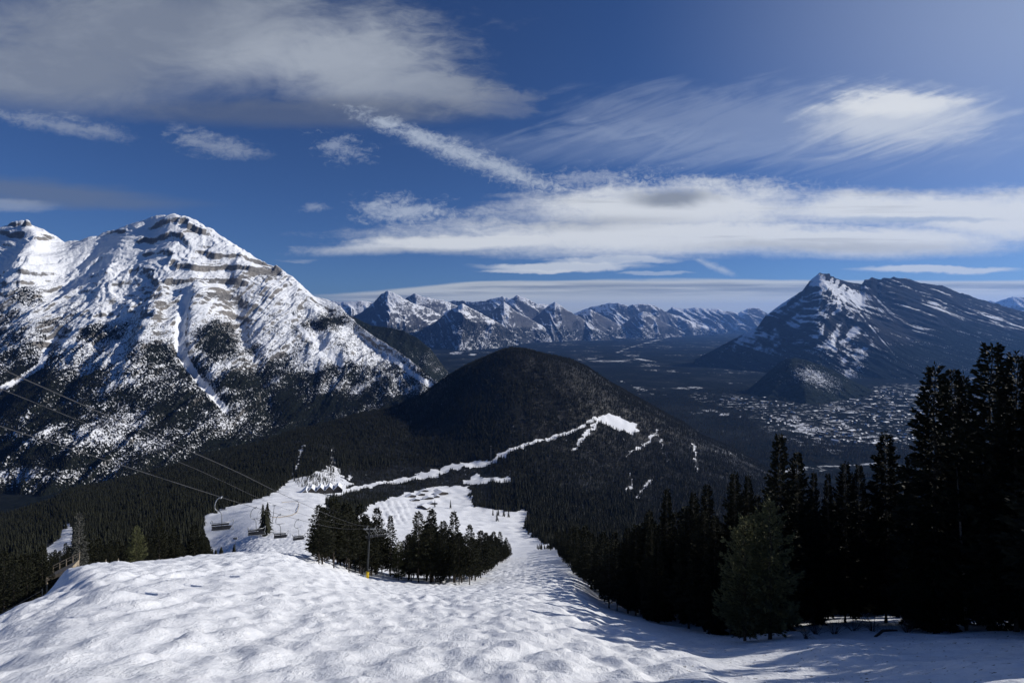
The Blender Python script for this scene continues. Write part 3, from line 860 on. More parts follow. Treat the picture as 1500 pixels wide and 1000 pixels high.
def solve_Y(px, py, lo, hi):
    """distance at which the bare slope at column px reaches row py (first crossing)"""
    ys = np.exp(np.linspace(math.log(lo), math.log(hi), 300)); b = base_py(np.full(300, float(px)), ys)
    i = np.argmax(b <= py); return float(ys[i])

R_FRONT = [(800,420),(815,330),(822,205),(845,150),(870,112),(905,92),(940,78),(1010,62),(1080,54),(1160,49),(1200,52),(1235,66),(1290,66),(1320,54),(1400,48),(1500,43),(1560,31),(1640,24),(1800,19),(2600,14)]
R_ENV = [(800,790),(822,772),(850,764),(880,760),(920,752),(955,740),(1000,728),(1050,716),(1100,705),(1130,690),(1160,690),(1200,712),(1235,705),(1270,712),(1300,700),(1330,690),(1350,640),(1372,600),(1400,592),(1430,585),(1460,575),(1500,570),(1700,560),(2200,540)]
placed = {}
def free(x, y, d):
    i, j = int(x//6), int(y//6)
    for p in (-1, 0, 1):
        for r in (-1, 0, 1):
            for a, b in placed.get((i+p, j+r), ()):
                if (a-x)**2+(b-y)**2 < d*d: return False
    placed.setdefault((i, j), []).append((x, y)); return True

# --- named trees of the dark stand on the right: column, row of the top, distance, label
RIGHT = [
 (1453,503,49,'near',1,1.15,'tallest dark spruce of all, rising clear of its neighbours above the town'),
 (1489,514,45,'near',2,1.0,'tall spruce at the picture edge, just right of the tallest one'),
 (1369,532,52,'near',0,1.1,'tall dark spruce with long lower limbs reaching over the town houses'),
 (1396,540,58,'near',3,.85,'middle spruce of the three tall spires standing close together'),
 (1411,546,62,'near',0,.7,'narrow needle-thin spire, last of the three tall spires close together'),
 (1298,631,64,'near',2,.95,'single pointed spruce standing alone between the river flat and the tall spires'),
 (1142,636,58,'near',1,.9,'tall spruce with narrow top behind the light green pines'),
 (1168,662,62,'near',3,.85,'spruce close beside and slightly below the tall one behind the pines'),
 (1192,690,66,'near',0,.6,'slim young spruce spire in front of the snowy river flat'),
 (1213,693,72,'near',1,.6,'second slim spire in front of the snowy river flat'),
 (1238,675,66,'near',2,.85,'mid-height spruce with a ragged top before the river flat'),
 (1258,680,74,'near',3,.7,'thin spruce just right of the ragged-topped one before the river flat'),
 (1076,690,66,'near',2,.8,'spruce with a blunt dark top, left of the tall one behind the pines'),
 (1096,694,70,'near',0,.7,'narrow spruce directly behind the light green pines'),
 (1036,709,72,'near',1,.9,'broad dark spruce left of the light green pines'),
 (1016,721,80,'near',3,.8,'spruce with a leaning tip beside the broad dark one'),
 (977,714,86,'near',0,.8,'tall thin spruce above the middle of the dark stand'),
 (1333,668,56,'near',1,.9,'low spruce spreading its branches at the foot of the tall spires'),
]
for px, top, Y, kd, v, w, lab in RIGHT:
    z = gz(px, Y); h = -(top-HZ)/K*Y-z
    free(Y*(px-750)/K, Y, .1)
    tree(px, Y, h, kd, v, lab, 'dark spruces in the stand on the shaded side', wid=w)
for px, top, Y, v, lab in [(1128,735,48.5,0,'taller of the two light green bushy pines at the snow edge'), (1091,757,50,1,'shorter light green bushy pine in front of the dark stand')]:
    z = gz(px, Y); h = -(top-HZ)/K*Y-z
    free(Y*(px-750)/K, Y, .1)
    tree(px, Y, h, 'pine', v, lab, 'light green pines at the snow edge', 'pine_tree', wid=.95)

# --- the rest of the stand: nearest ones are trees of their own, the others one wood
cand = []
Yc = 15.0
while Yc < 460:
    d = 3.5 if Yc < 110 else 4.3
    pxa = np.interp(0, [0], [0])
    x = Yc*(790-750)/K
    while x < max(Yc*(1640-750)/K, 70 if Yc < 90 else 0):
        xx = x+random.uniform(-.45, .45)*d; yy = Yc+random.uniform(-.45, .45)*d
        px = 750+K*xx/yy
        if yy > lin(R_FRONT, px)+random.uniform(0, 3): cand.append((px, yy))
        x += d
    Yc += d
cand.sort(key=lambda c: c[1])
stuff_near = []
n_r = 0
for px, Y in cand:
    x = Y*(px-750)/K
    if 1195 < px < 1325 and Y < 84: continue
    if px >= 1325 and 62 < Y < 100 and random.random() < .6: continue
    if not free(x, Y, 2.6 if Y < 110 else 3.0): continue
    z = gz(px, Y)
    h = min(random.uniform(12, 21), -(lin(R_ENV, px)+random.uniform(0, 45)-HZ)/K*Y-z)
    if px > 1535: h = random.uniform(15, 22)
    if Y > 130: h = min(h, random.uniform(12, 17))
    if h < 3.5: h = random.uniform(3.2, 5)
    inside = px < 1530
    if inside and n_r < 122:
        kd = 'near' if Y < 95 else 'mid'
        tree(px, Y, h, kd, random.randrange(4), 'dark spruce of ordinary height packed inside the stand on the shaded side', 'packed spruces of the shaded stand', wid=random.uniform(.8, 1.15)*max(1, (13/h)**.5))
        n_r += 1
    else:
        stuff_near.append((x, Y, z, h, random.uniform(.85, 1.15)))

# --- the clump of trees beside the lift tower, in the middle of the slope
ISL = [(467,740,104,1.15,'outermost spruce of the middle clump, its bare trunk nearest the lift chairs'),(489,730,113,1.1,'tall spruce with bare lower trunk, second into the middle clump'),
       (511,741,122,1.0,'spruce with a short bare trunk left of the lift tower'),(527,738,138,1.0,'spruce standing just behind the lift tower'),
       (552,743,160,1.0,'pointed spruce just right of the lift tower top'),(572,755,166,.9,'slender spruce in the gap right of the lift tower'),
       (613,750,134,1.1,'large spruce opening the right half of the middle clump'),(632,746,140,1.1,'highest spruce in the right half of the middle clump'),
       (665,749,146,1.0,'sharp-topped spruce sticking out over the right half of the middle clump'),(688,768,136,.9,'lower spruce with bare trunk at the corner where the run bends')]
for px, top, Y, w, lab in ISL:
    z = gz(px, Y); h = -(top-HZ)/K*Y-z
    free(Y*(px-750)/K, Y, .1)
    tree(px, Y, h, 'mid', random.randrange(4), lab, 'spruces of the middle clump', wid=w)
z = gz(584, 152); tree(584, 152, -(793-HZ)/K*152-z, 'pine', 1, 'small olive pine with a forked foot right of the lift tower', None, 'pine_tree', wid=1.0); free(152*(584-750)/K, 152, .1)
I_FRONT = [(448,1e4),(452,103),(470,106),(490,113),(530,138),(556,150),(570,172),(590,180),(600,136),(640,131),(690,134),(703,172),(716,205),(730,250),(750,350),(765,500),(774,600),(776,1e4)]
I_BACK = [(452,122),(490,165),(556,215),(596,225),(602,205),(690,220),(703,260),(730,350),(750,450),(765,590),(774,670)]
I_ENV = [(450,755),(462,742),(480,736),(495,730),(530,738),(560,752),(580,768),(600,766),(612,752),(640,750),(662,756),(690,770),(712,775),(730,778),(750,783),(775,786)]
n_i = 0; n_l2 = 0
Yc = 100.0
while Yc < 660:
    d = 3.5+Yc*.006
    x = Yc*(450-750)/K
    while x < Yc*(776-750)/K:
        xx = x+random.uniform(-.45, .45)*d; yy = Yc+random.uniform(-.45, .45)*d; px = 750+K*xx/yy
        if lin(I_FRONT, px) < yy < lin(I_BACK, px) and (n_i < 82 if px < 700 else n_l2 < 48) and free(xx, yy, 2.5):
            z = gz(px, yy)
            h = min(random.uniform(11, 19), -(lin(I_ENV, px)+random.uniform(0, 26)-HZ)/K*yy-z)
            if h > 3.5:
                tree(px, yy, h, 'mid', random.randrange(4), 'spruce inside the middle clump, below its tallest tops', 'inner spruces of the middle clump', wid=random.uniform(1.0, 1.35))
                if px < 700: n_i += 1
                else: n_l2 += 1
        x += d
    Yc += d

# --- trees behind the crest of the moguls on the left
for px, top, Y, kd, v, w, nm, lab in [
  (116,750,84,'grey',0,1.0,'spruce_tree','pale grey half-bare spruce beside the wooden deck'),
  (200,771,100,'pine',0,1.0,'pine_tree','olive green rounded pine peeking over the mogul crest'),
  (233,757,110,'mid',2,1.0,'spruce_tree','dark spruce peeking over the crest right of the olive pine'),
  (255,772,118,'mid',0,1.0,'spruce_tree','shorter dark spruce over the crest, between the olive pine and the snow run'),
  (285,768,135,'mid',1,1.2,'spruce_tree','dark spruce over the crest nearest the snow run'),
  (62,799,76,'mid',3,.9,'spruce_tree','pointed spruce left of the wooden deck'),
  (40,812,70,'mid',1,.9,'spruce_tree','second spruce from the wooden deck, lower than its neighbours'),
  (20,822,62,'mid',0,.9,'spruce_tree','green spruce at the foot of the left slope'),
  (6,806,68,'mid',2,.9,'spruce_tree','spruce cut by the picture edge at the foot of the left slope'),
  (76,826,72,'mid',1,.75,'spruce_tree','low spruce touching the wooden deck')]:
    z = gz(px, Y); h = -(top-HZ)/K*Y-z
    free(Y*(px-750)/K, Y, .1)
    tree(px, Y, h, kd, v, lab, None if kd != 'mid' else 'spruces behind the mogul crest', nm, wid=w)
n_l = 0
for _ in range(900):
    px = random.uniform(-60, 306); Y = random.uniform(70, 320)
    if 60 < px < 112 and Y < 200: continue
    if px < 130 and Y < 62: continue
    if px > 120 and Y < lin([(120,95),(300,112)], px): continue
    if not free(Y*(px-750)/K, Y, 4.2): continue
    z = gz(px, Y); env = lin([(-60,790),(20,800),(70,810),(110,775),(150,778),(180,788),(215,772),(240,768),(300,778)], px)+random.uniform(0, 30)
    h = min(random.uniform(10, 18), -(env-HZ)/K*Y-z)
    if h < 3.5: continue
    if n_l < 30 and Y < 190 and px > -10:
        tree(px, Y, h, 'mid', random.randrange(4), 'dark spruce in the shade behind the mogul crest', 'shaded spruces behind the mogul crest', wid=random.uniform(.85, 1.1)); n_l += 1
    else: stuff_near.append((Y*(px-750)/K, Y, z, h, 1.0))

# --- lone trees standing on the lower run
for px, top, Y, v, w, lab in [(385,737,345,0,1.5,'dark tree of the pair standing alone on the lower run'),(392,735,352,1,1.5,'taller tree of the pair standing alone on the lower run'),(389,745,338,2,1.6,'short tree in front of the lone pair on the lower run')]:
    z = gz(px, Y); h = -(top-HZ)/K*Y-z
    tree(px, Y, h, 'low', v, lab, None, wid=w)
for px, top, Y, v, lab in [(311,803,150,0,'tiny dark fir poking over the crest, first of the row'),(316,804,152,1,'tiny dark fir poking over the crest, second of the row'),(324,800,155,2,'slightly larger tiny fir, third of the row over the crest'),(343,796,158,0,'bushy little fir poking over the crest under the nearest lift chair')]:
    z = gz(px, Y); h = max(1.5, -(top-HZ)/K*Y-z)
    tree(px, Y, h, 'low', v, lab, None, 'fir_tree', wid=1.7)
FARC = [None]*3
for i, (px, py, Y) in enumerate([(637,737,1120),(660,739,1130),(728,760,1000)]):
    c = tree(px, Y, 17+2*i, 'low', i, ['small far tree standing beside the base buildings','small far tree standing in front of the base wood','small far tree at the edge of the base snowfield'][i], None, wid=1.1)
    FARC[i] = c
for i, (px, py, Y) in enumerate([(722,752,1060),(730,750,1070),(738,751,1065),(745,752,1055)]):
    tree(px, Y, 15+i, 'low', i % 3, 'small tree in the little grove on the base snowfield', 'grove on the base snowfield', wid=1.4)

# ---- woods: one object each, trees instanced on points
def wood(name, pts, label_mesh, ground_objs):
    """pts rows: x, y, z, height, width factor"""
    P_ = np.array(pts, float)
    me = bpy.data.meshes.new(name); me.vertices.add(len(P_)); me.vertices.foreach_set('co', np.ascontiguousarray(P_[:, :3], np.float32).ravel())
    r = np.random.default_rng(5)
    a = me.attributes.new('tall', 'FLOAT', 'POINT'); a.data.foreach_set('value', np.ascontiguousarray(P_[:, 3], np.float32))
    a = me.attributes.new('wide', 'FLOAT', 'POINT'); a.data.foreach_set('value', np.ascontiguousarray(P_[:, 3]*P_[:, 4], np.float32))
    a = me.attributes.new('turn', 'FLOAT', 'POINT'); a.data.foreach_set('value', r.random(len(P_)).astype(np.float32)*6.28)
    a = me.attributes.new('pick', 'INT', 'POINT'); a.data.foreach_set('value', r.integers(0, len(ground_objs), len(P_)).astype(np.int32))
    o = link(bpy.data.objects.new(name, me)); tag(o, kind='stuff')
    ng = bpy.data.node_groups.new(name+'_nodes', 'GeometryNodeTree')
    ng.interface.new_socket('Geometry', in_out='INPUT', socket_type='NodeSocketGeometry'); ng.interface.new_socket('Geometry', in_out='OUTPUT', socket_type='NodeSocketGeometry')
    n = ng.nodes; l = ng.links
    gi = n.new('NodeGroupInput'); go = n.new('NodeGroupOutput'); ip = n.new('GeometryNodeInstanceOnPoints'); j = n.new('GeometryNodeJoinGeometry')
    for ob in reversed(ground_objs):
        oi = n.new('GeometryNodeObjectInfo'); oi.transform_space = 'ORIGINAL'; oi.inputs['Object'].default_value = ob; oi.inputs['As Instance'].default_value = True
        l.new(oi.outputs['Geometry'], j.inputs[0])
    def na(nm, dt):
        q = n.new('GeometryNodeInputNamedAttribute'); q.data_type = dt; q.inputs['Name'].default_value = nm
        return [s for s in q.outputs if s.name == 'Attribute' and s.enabled][0]
    cx = n.new('ShaderNodeCombineXYZ'); w = na('wide', 'FLOAT'); l.new(w, cx.inputs[0]); l.new(w, cx.inputs[1]); l.new(na('tall', 'FLOAT'), cx.inputs[2])
    cr = n.new('ShaderNodeCombineXYZ'); l.new(na('turn', 'FLOAT'), cr.inputs[2])
    l.new(gi.outputs[0], ip.inputs['Points']); l.new(j.outputs[0], ip.inputs['Instance']); ip.inputs['Pick Instance'].default_value = True
    l.new(na('pick', 'INT'), ip.inputs['Instance Index']); l.new(cr.outputs[0], ip.inputs['Rotation']); l.new(cx.outputs[0], ip.inputs['Scale'])
    l.new(ip.outputs[0], go.inputs[0])
    md = o.modifiers.new('trees', 'NODES'); md.node_group = ng
    return o

low = FARC
# crowns of trees already standing, reused for the nearer wood (their meshes are 16 m tall)
midc = [o for o in COL.objects if o.name.startswith('crown') and o.data in (CR['mid', 0], CR['mid', 1], CR['mid', 2], CR['mid', 3])]
pickm = []
for i in range(4): pickm.append(next(o for o in midc if o.data == CR['mid', i]))
sn_ = np.array(stuff_near)
keep = sn_[:, 1] < 300
pm = sn_.copy(); pm[:, 3] /= 16.0
wood('near_wood', pm, '', pickm)

# the wood on the hill
def visible_filter(PXs, Ys_, Zs_, hh, slack=5):
    """drop trees wholly hidden behind nearer ground"""
    gy = np.exp(np.linspace(math.log(60), math.log(3600), 400)); gp = np.arange(-120, 1700, 4.0)
    A, B = np.meshgrid(gp, gy)
    py = HZ-ground_z(A, B)/B*K
    run = np.minimum.accumulate(py, axis=0)
    i = np.clip(((PXs+120)/4).astype(int), 0, len(gp)-1); j = np.clip(np.searchsorted(gy, Ys_)-1, 0, 399)
    top = HZ-(Zs_+hh)/Ys_*K
    return top < run[j, i]+slack

n = 330000
Yt_ = np.sqrt(RNG.random(n)*(3000.**2-330.**2)+330.**2); Pt = RNG.random(n)*1560-80
Zt = ground_z(Pt, Yt_); xt0 = Yt_*(Pt-750)/K
ht = (7+8.5*RNG.random(n)**1.3)*(1+.35*fbm(xt0/150, Yt_/150, 3, 201))
pyb = base_py(Pt, Yt_)
ht = ht*(1+.6*((Pt > 494)&(Pt < 570)&(pyb < 690)&(Yt_ < 1600)))*(1-.45*((Pt > 490)&(Pt < 720)&(pyb > 684)&(pyb < 740)&(Yt_ > 900)))
ht = ht*(1+.55*((Pt > 755)&(Pt < 930)&(Yt_ > 700)&(Yt_ < 1450)))
cov = snow_cover(Pt, pyb, Yt_)
xt = Yt_*(Pt-750)/K
ok = (RNG.random(n) > np.clip(cov*1.35, 0, 1)) & (cov < .9) & (HZ-(Zt)/Yt_*K > HZ) & (Zt > VZ-20)
ok &= visible_filter(Pt, Yt_, Zt, ht)
ok &= ~((Pt > 440) & (Pt < 800) & (Yt_ < 720) & (Pt < 760)) | ((Yt_ > 700))
ok &= ~((Pt > 300) & (Pt < 460) & (Yt_ < 560) & (pyb > 735))
# small trees on the lodge fan, most added to darken it like shade
tp = np.stack([xt, Yt_, Zt-.4, ht, .95+.35*RNG.random(n)], 1)[ok]
fan = inpoly(Pt, pyb, SNOW_POLY[1]) & (RNG.random(n) < np.where(pyb < 697, .95, .35))
fan2 = np.stack([xt, Yt_, Zt-.3, ht*.6, 1.0+0*ht], 1)[fan]
tp = np.vstack([tp, fan2])
print('hill trees', len(tp), 'individual', N_TREES, 'near wood', len(pm))
wood('hill_wood', tp, '', low)

# ================================================================== CHAIRLIFT
LDX = -.173
def rope_pts(a, pts, y0, y1, n=60):
    ys = np.linspace(y0, y1, n); z = np.interp(ys, [p[0] for p in pts], [p[1] for p in pts])
    z = pchip([p[0] for p in pts], [p[1] for p in pts], ys)[:, 0]
    return [(-a+LDX*y, y, zz) for y, zz in zip(ys, z)]
RC = [(-30, 18.5), (16.3, -3.2), (33, -11.15), (42, -15.4), (85, -34.8), (129, -53.0), (180, -74.5), (300, -128), (420, -176)]
RA = [(-30, 19.5), (19.9, -3.82), (33, -9.8), (43, -14.6), (85, -33.9), (129, -52.7), (180, -74.2), (300, -127.6), (420, -176)]
RB = [(-30, 19), (30.4, -9.1), (42.8, -15.3), (53.5, -20.3), (85, -34.2), (129, -52.2), (180, -74), (300, -127), (420, -175)]
for a, pts, r, lab in [(14.2, RC, .015, 'steel haul rope carrying the empty chairs, lowest of the three lift lines'), (12.2, RA, .015, 'upper steel haul rope returning uphill, no chairs near the camera'), (13.15, RB, .009, 'thin communication line strung between the two haul ropes')]:
    m = MB(); m.tube(rope_pts(a, pts, -30, 420, 120), r, 6, False)
    tag(m.build('haul_rope' if r > .01 else 'communication_line', M['cable'], smooth=True), lab, 'cable', 'ropes of the chairlift')
def rope_at(a, pts, y): return Vector((-a+LDX*y, y, float(pchip([p[0] for p in pts], [p[1] for p in pts], [y])[0, 0])))

def arc(pts, n=5):
    """rounded path through the points (Catmull-Rom)"""
    P_ = [Vector(p) for p in pts]; out = []
    for i in range(len(P_)-1):
        a = P_[max(i-1, 0)]; b = P_[i]; c = P_[i+1]; d = P_[min(i+2, len(P_)-1)]
        for k in range(n):
            t = k/n
            out.append(.5*((2*b)+(c-a)*t+(2*a-5*b+4*c-d)*t*t+(3*b-3*c+d-a)*t**3))
    out.append(P_[-1]); return out

def make_chair():
    root = empty('lift_chair', (0, 0, 0))
    m = MB()   # x lateral, y along the rope
    m.tube(arc([(0, 0, 0), (-.16, 0, -.03), (-.34, 0, -.25), (-.42, 0, -.6), (-.36, 0, -.85), (-.12, 0, -1.0), (0, 0, -1.18), (.02, 0, -1.5), (.03, 0, -2.12)]), .034, 8)
    m.box((0, 0, 0), (.09, .34, .09)); m.tube([(-.2, 0, -.93), (.42, 0, -.90)], .025, 6)
    m.build('hanger', M['steel'], root, True)
    s = MB(); s.box((0, .05, -2.17), (1.16, .5, .09)); s.build('seat', M['black'], root)
    b = MB()
    for k in range(2): b.box((0, -.24-.05*k, -1.97+.17*k), (1.1, .05, .10))
    b.build('backrest', M['black'], root)
    f = MB()
    for sx in (-1, 1):
        f.tube(arc([(sx*.58, -.3, -1.68), (sx*.66, -.1, -1.68), (sx*.68, .3, -1.72), (sx*.64, .42, -2.0), (sx*.60, .35, -2.2)]), .022, 6)
    f.tube([(-.58, -.3, -1.68), (.58, -.3, -1.68)], .022, 6)
    f.build('arm_frame', M['steel'], root, True)
    t = MB(); t.tube(arc([(-.6, .35, -2.2), (-.62, .5, -2.45), (-.55, .55, -2.52), (.55, .55, -2.52), (.62, .5, -2.45), (.6, .35, -2.2)]), .02, 6)
    t.build('footrest', M['steel'], root, True)
    return root
def copy_tree(o):
    c = o.copy(); COL.objects.link(c)
    for ch in list(o.children):
        d = ch.copy(); COL.objects.link(d); d.parent = c
        for gch in list(ch.children):
            e = gch.copy(); COL.objects.link(e); e.parent = d
    return c
ch0 = make_chair(); first = True
near_lab = ['empty black double chair nearest the camera, first of four over the lower run', 'empty black double chair in front of the lone tree, second in line', 'empty black double chair with its hanger over the snow road, third in line', 'empty black double chair half lost against the clump of spruces']
far_lab = 'distant chair hanging just beyond the lift tower'
jobs = [(14.2, RC, 36*(1+.206*k), near_lab[k], 'chairs on the near rope') for k in range(4)]
jobs += [(14.2, RC, 36+7.4*k, far_lab, 'chairs beyond the lift tower') for k in (13, 14, 15, 16, 17)]
jobs += [(12.2, RA, 36+7.4*k-3, far_lab, 'chairs beyond the lift tower') for k in (13, 14, 15, 16, 17)]
for a, pts, y, lab, grp in jobs:
    o = ch0 if first else copy_tree(ch0); first = False
    p = rope_at(a, pts, y); o.location = p; o.rotation_euler = (0, 0, math.atan(-LDX)*1.0+random.uniform(-.05, .05)+.12)
    tag(o, lab, 'lift chair', grp)
# tower
tw = empty('lift_tower', (0, 0, 0)); tY = 129.0; tx = -13.2+LDX*tY; tpx = 750+K*tx/tY
tz = gz(tpx, tY); top = rope_at(13.2, RC, tY).z
tw.location = (tx, tY, tz); tag(tw, 'dark steel chairlift tower with a yellow padded foot, beside the clump of spruces', 'lift tower')
H = top-tz
lean = (.55, 0)
m = MB(); m.tube([(-.9, 0, -.8), (-.9+lean[0], 0, H+.1)], [.24, .17], 12); m.build('pole', M['darksteel'], tw, True)
m = MB(); m.tube([(-.9, 0, 0), (-.82, 0, 1.75)], [.36, .34], 14); m.build('foot_padding', M['yellow'], tw, True)
m = MB(); m.box((-.35, 0, H-.05), (3.1, .24, .26)); m.build('crossarm', M['steel'], tw)
for sx in (-1.05, 1.0):
    m = MB(); m.box((sx, 0, H+.16), (.10, 2.2, .14))
    for k in range(4):
        y = -.95+.63*k; m.tube([(sx-.06, y, H+.27), (sx+.06, y, H+.27)], .16, 12)
    m.build('sheave_train', M['steel'], tw)
m = MB()
for k in range(int(H/.42)): m.tube([(-1.12+lean[0]*k*.42/H, -.22, .4+k*.42), (-.68+lean[0]*k*.42/H, -.22, .4+k*.42)], .016, 5)
m.tube([(-1.12, -.22, .3), (-1.12+lean[0], -.22, H)], .018, 5); m.tube([(-.68, -.22, .3), (-.68+lean[0], -.22, H)], .018, 5)
m.build('ladder', M['darksteel'], tw)

def far_pole(px, py_top, Y, name, lab, r=.35, lean=0.0, arm=0.0, cat='pole'):
    z = gz(px, Y); h = -(py_top-HZ)/K*Y-z
    o = empty(name, (Y*(px-750)/K, Y, z)); tag(o, lab, cat)
    m = MB(); m.tube([(0, 0, -1), (lean, 0, h)], [r, r*.7], 8); m.build('pole', M['darksteel'], o, True)
    m = MB(); m.box((lean, 0, h), (max(arm, 1.2), .5, .5)); m.build('crossarm', M['steel'], o)
far_pole(719, 653, 1350, 'lift_tower', 'tall lone pole beside the road at the foot of the hill', .6, 0, 5, 'lift tower')
far_pole(399, 740, 420, 'lift_tower', 'leaning pole standing right of the lone trees on the lower run', .25, 1.6, 2.6, 'lift tower')
far_pole(345, 788, 160, 'snow_gun', 'thin snow gun pole on the lower run under the nearest chair', .06, 0, .7, 'snow gun')
# rope fence curling round the training area
pts = []
for px, py in [(413,738),(420,737),(430,736.5),(436,737.5),(438,740),(437,746),(435,751),(428,755),(420,757),(410,759),(399,760)]:
    Y = solve_Y(px, py, 230, 900); pts.append((Y*(px-750)/K, Y, gz(px, Y)+.9))
m = MB(); m.tube(arc(pts, 4), .30, 6)
for p in pts: m.tube([(p[0], p[1], p[2]-1.6), (p[0], p[1], p[2]+.3)], .12, 5)
tag(m.build('rope_fence', M['wood']), 'curving brown rope fence on the snow in front of the lodge', 'fence')

# ================================================================== BUILDINGS
def gable(mbw, mbr, mbn, w, d, he, hr, ox, oy, oz=0.0, over=.8, th=.5, windows=True):
    """block with a gable facing the viewer (-y): walls, two roof slabs, windows"""
    x0, x1, y0, y1 = ox-w/2, ox+w/2, oy, oy+d
    vs = [(x0, y0, oz), (x1, y0, oz), (x1, y1, oz), (x0, y1, oz), (x0, y0, oz+he), (x1, y0, oz+he), (x1, y1, oz+he), (x0, y1, oz+he), (ox, y0, oz+hr), (ox, y1, oz+hr)]
    mbw.add(vs, [(0, 1, 5, 8, 4), (2, 3, 7, 9, 6), (1, 2, 6, 5), (3, 0, 4, 7), (4, 8, 9, 7), (5, 6, 9, 8)])
    for s in (-1, 1):
        sl = (hr-he)/(w/2)
        xe = ox+s*(w/2+over); ze = oz+he-over*sl+.06
        a = [(ox, y0-over, oz+hr+.06), (xe, y0-over, ze), (xe, y1+over, ze), (ox, y1+over, oz+hr+.06)]
        b = [(p[0], p[1], p[2]+th) for p in a]
        mbr.add(a+b, [(0, 1, 2, 3), (7, 6, 5, 4), (0, 4, 5, 1), (1, 5, 6, 2), (2, 6, 7, 3), (3, 7, 4, 0)])
    if windows:
        n = max(2, int(w/3))
        for k in range(n):
            for lv in range(max(1, int(he/3.2))):
                cx = x0+w*(k+.5)/n
                mbn.box((cx, y0-.03, oz+1.7+lv*3.1), (w/n*.6, .08, 1.5))
lp = 470; lY = 930
o = empty('ski_lodge', (lY*(lp-750)/K, lY, gz(lp, lY)), .28)
tag(o, 'long dark ski lodge with a row of snowy gables at the bottom of the run', 'lodge')
w = MB(); r = MB(); n_ = MB()
for k in range(4):
    gable(w, r, n_, 14, 20, 6.5, 13.5, -16+k*15.2, 0, -1+.0*k)
w.box((6, 9, 2.6), (62, 12, 7))
w.build('wall', M['wall'], o); r.build('roof', M['snowroof'], o); n_.build('window', M['glass'], o)
r2 = MB(); a = [(-25, -6, 12), (-42, -8, -1), (-40, 16, -1), (-25, 16, 12)]
r2.add([*a, *[(x, y, z+.7) for x, y, z in a]], [(0, 1, 2, 3), (7, 6, 5, 4), (0, 4, 5, 1), (1, 5, 6, 2), (2, 6, 7, 3), (3, 7, 4, 0)])
a = [(-25, -6, 12), (-21, -6, 0), (-21, 16, 0), (-25, 16, 12)]
r2.add([*a, *[(x+.5, y, z+.4) for x, y, z in a]], [(0, 1, 2, 3), (7, 6, 5, 4), (0, 4, 5, 1), (1, 5, 6, 2), (2, 6, 7, 3), (3, 7, 4, 0)])
r2.build('lean_to_roof', M['snowroof'], o)
w2 = MB(); w2.add([(-39, -4, -1), (-22, -4, -1), (-25.2, -4, 11), (-39, 13, -1), (-22, 13, -1), (-25.2, 13, 11)], [(0, 1, 2), (5, 4, 3), (0, 3, 4, 1), (1, 4, 5, 2), (2, 5, 3, 0)])
w2.build('annex_wall', M['palewall'], o)

def cabin(px, py, Y, wpx, d, he, hr, rz, name, lab, wallm='wall'):
    Y = Y or solve_Y(px, py, 600, 1700)
    o = empty(name, (Y*(px-750)/K, Y, gz(px, Y)-.4), rz); tag(o, lab, 'building')
    w = MB(); r = MB(); n_ = MB(); gable(w, r, n_, wpx*Y/K, d, he, hr, 0, 0)
    w.build('wall', M[wallm], o); r.build('roof', M['snowroof'], o); n_.build('window', M['glass'], o)
for a in [(603,730,0,14,12,4,7,.5,'base_building','low snowy-roofed base building farthest to the lodge side'),(617,727,0,12,10,4,6.5,.5,'base_building','dark base building with a small lookout behind the first low one'),
          (628,733,0,15,11,3.5,6,.45,'base_building','long low base shed in the middle of the base area'),(648,726,0,20,18,4,9,.6,'base_building','large pale-roofed base building below the wood'),
          (618,746,0,18,12,3.5,7.5,-.5,'base_building','snow-roofed hut standing alone in front of the base area'),(640,730,0,8,8,3,5,.3,'base_building','smallest base hut between the shed and the large building'),
          (609,735,0,13,8,3,5.5,.4,'base_building','thin long snow-topped shed in the second line of base buildings'),(634,739,0,14,8,3,5.5,.4,'base_building','snow-topped shed below the middle of the base buildings'),(622,722,0,12,8,3,5.5,.5,'base_building','rearmost base shed against the dark wood'),(642,721,0,10,8,3,5.5,.5,'base_building','rear base hut behind the large pale-roofed building')]: cabin(*a)
cabin(444.5, 657, 0, 4.5, 5, 4.5, 6.5, .3, 'jump_cabin', 'tiny cabin with a snowy roof at the top of the narrow cut', 'palewall')

# wooden deck behind the crest on the left
dY = 74.0; dpx = 92
o = empty('wooden_deck', (dY*(dpx-750)/K, dY, -dY*(842-HZ)/K), .35); tag(o, 'weathered wooden deck with a railing sloping up behind the mogul crest', 'deck')
m = MB(); m.add([(-1.6, -.9, .1), (1.5, -.9, 1.5), (1.5, 1.2, 1.5), (-1.6, 1.2, .1), (-1.6, -.9, -.35), (1.5, -.9, .9), (1.5, 1.2, .9), (-1.6, 1.2, -.35)], [(0, 1, 2, 3), (7, 6, 5, 4), (0, 4, 5, 1), (1, 5, 6, 2), (2, 6, 7, 3), (3, 7, 4, 0)]); m.build('platform', M['wood'], o)
m = MB()
for k in range(5): m.box((-1.6+k*.78, 1.15, .6+k*.355), (.09, .09, 1.0))
m.tube([(-1.7, 1.15, 1.05), (1.6, 1.15, 2.52)], .06, 6); m.tube([(-1.7, 1.15, .7), (1.6, 1.15, 2.1)], .035, 6); m.build('railing', M['wood'], o)
m = MB()
for x, y in ((-1.5, -.8), (1.4, -.8), (1.4, 1.1), (0, -.8), (0, 1.1)): m.box((x, y, -1.2+(x+1.5)*.2), (.16, .16, 3.0))
m.build('support_post', M['wood'], o)
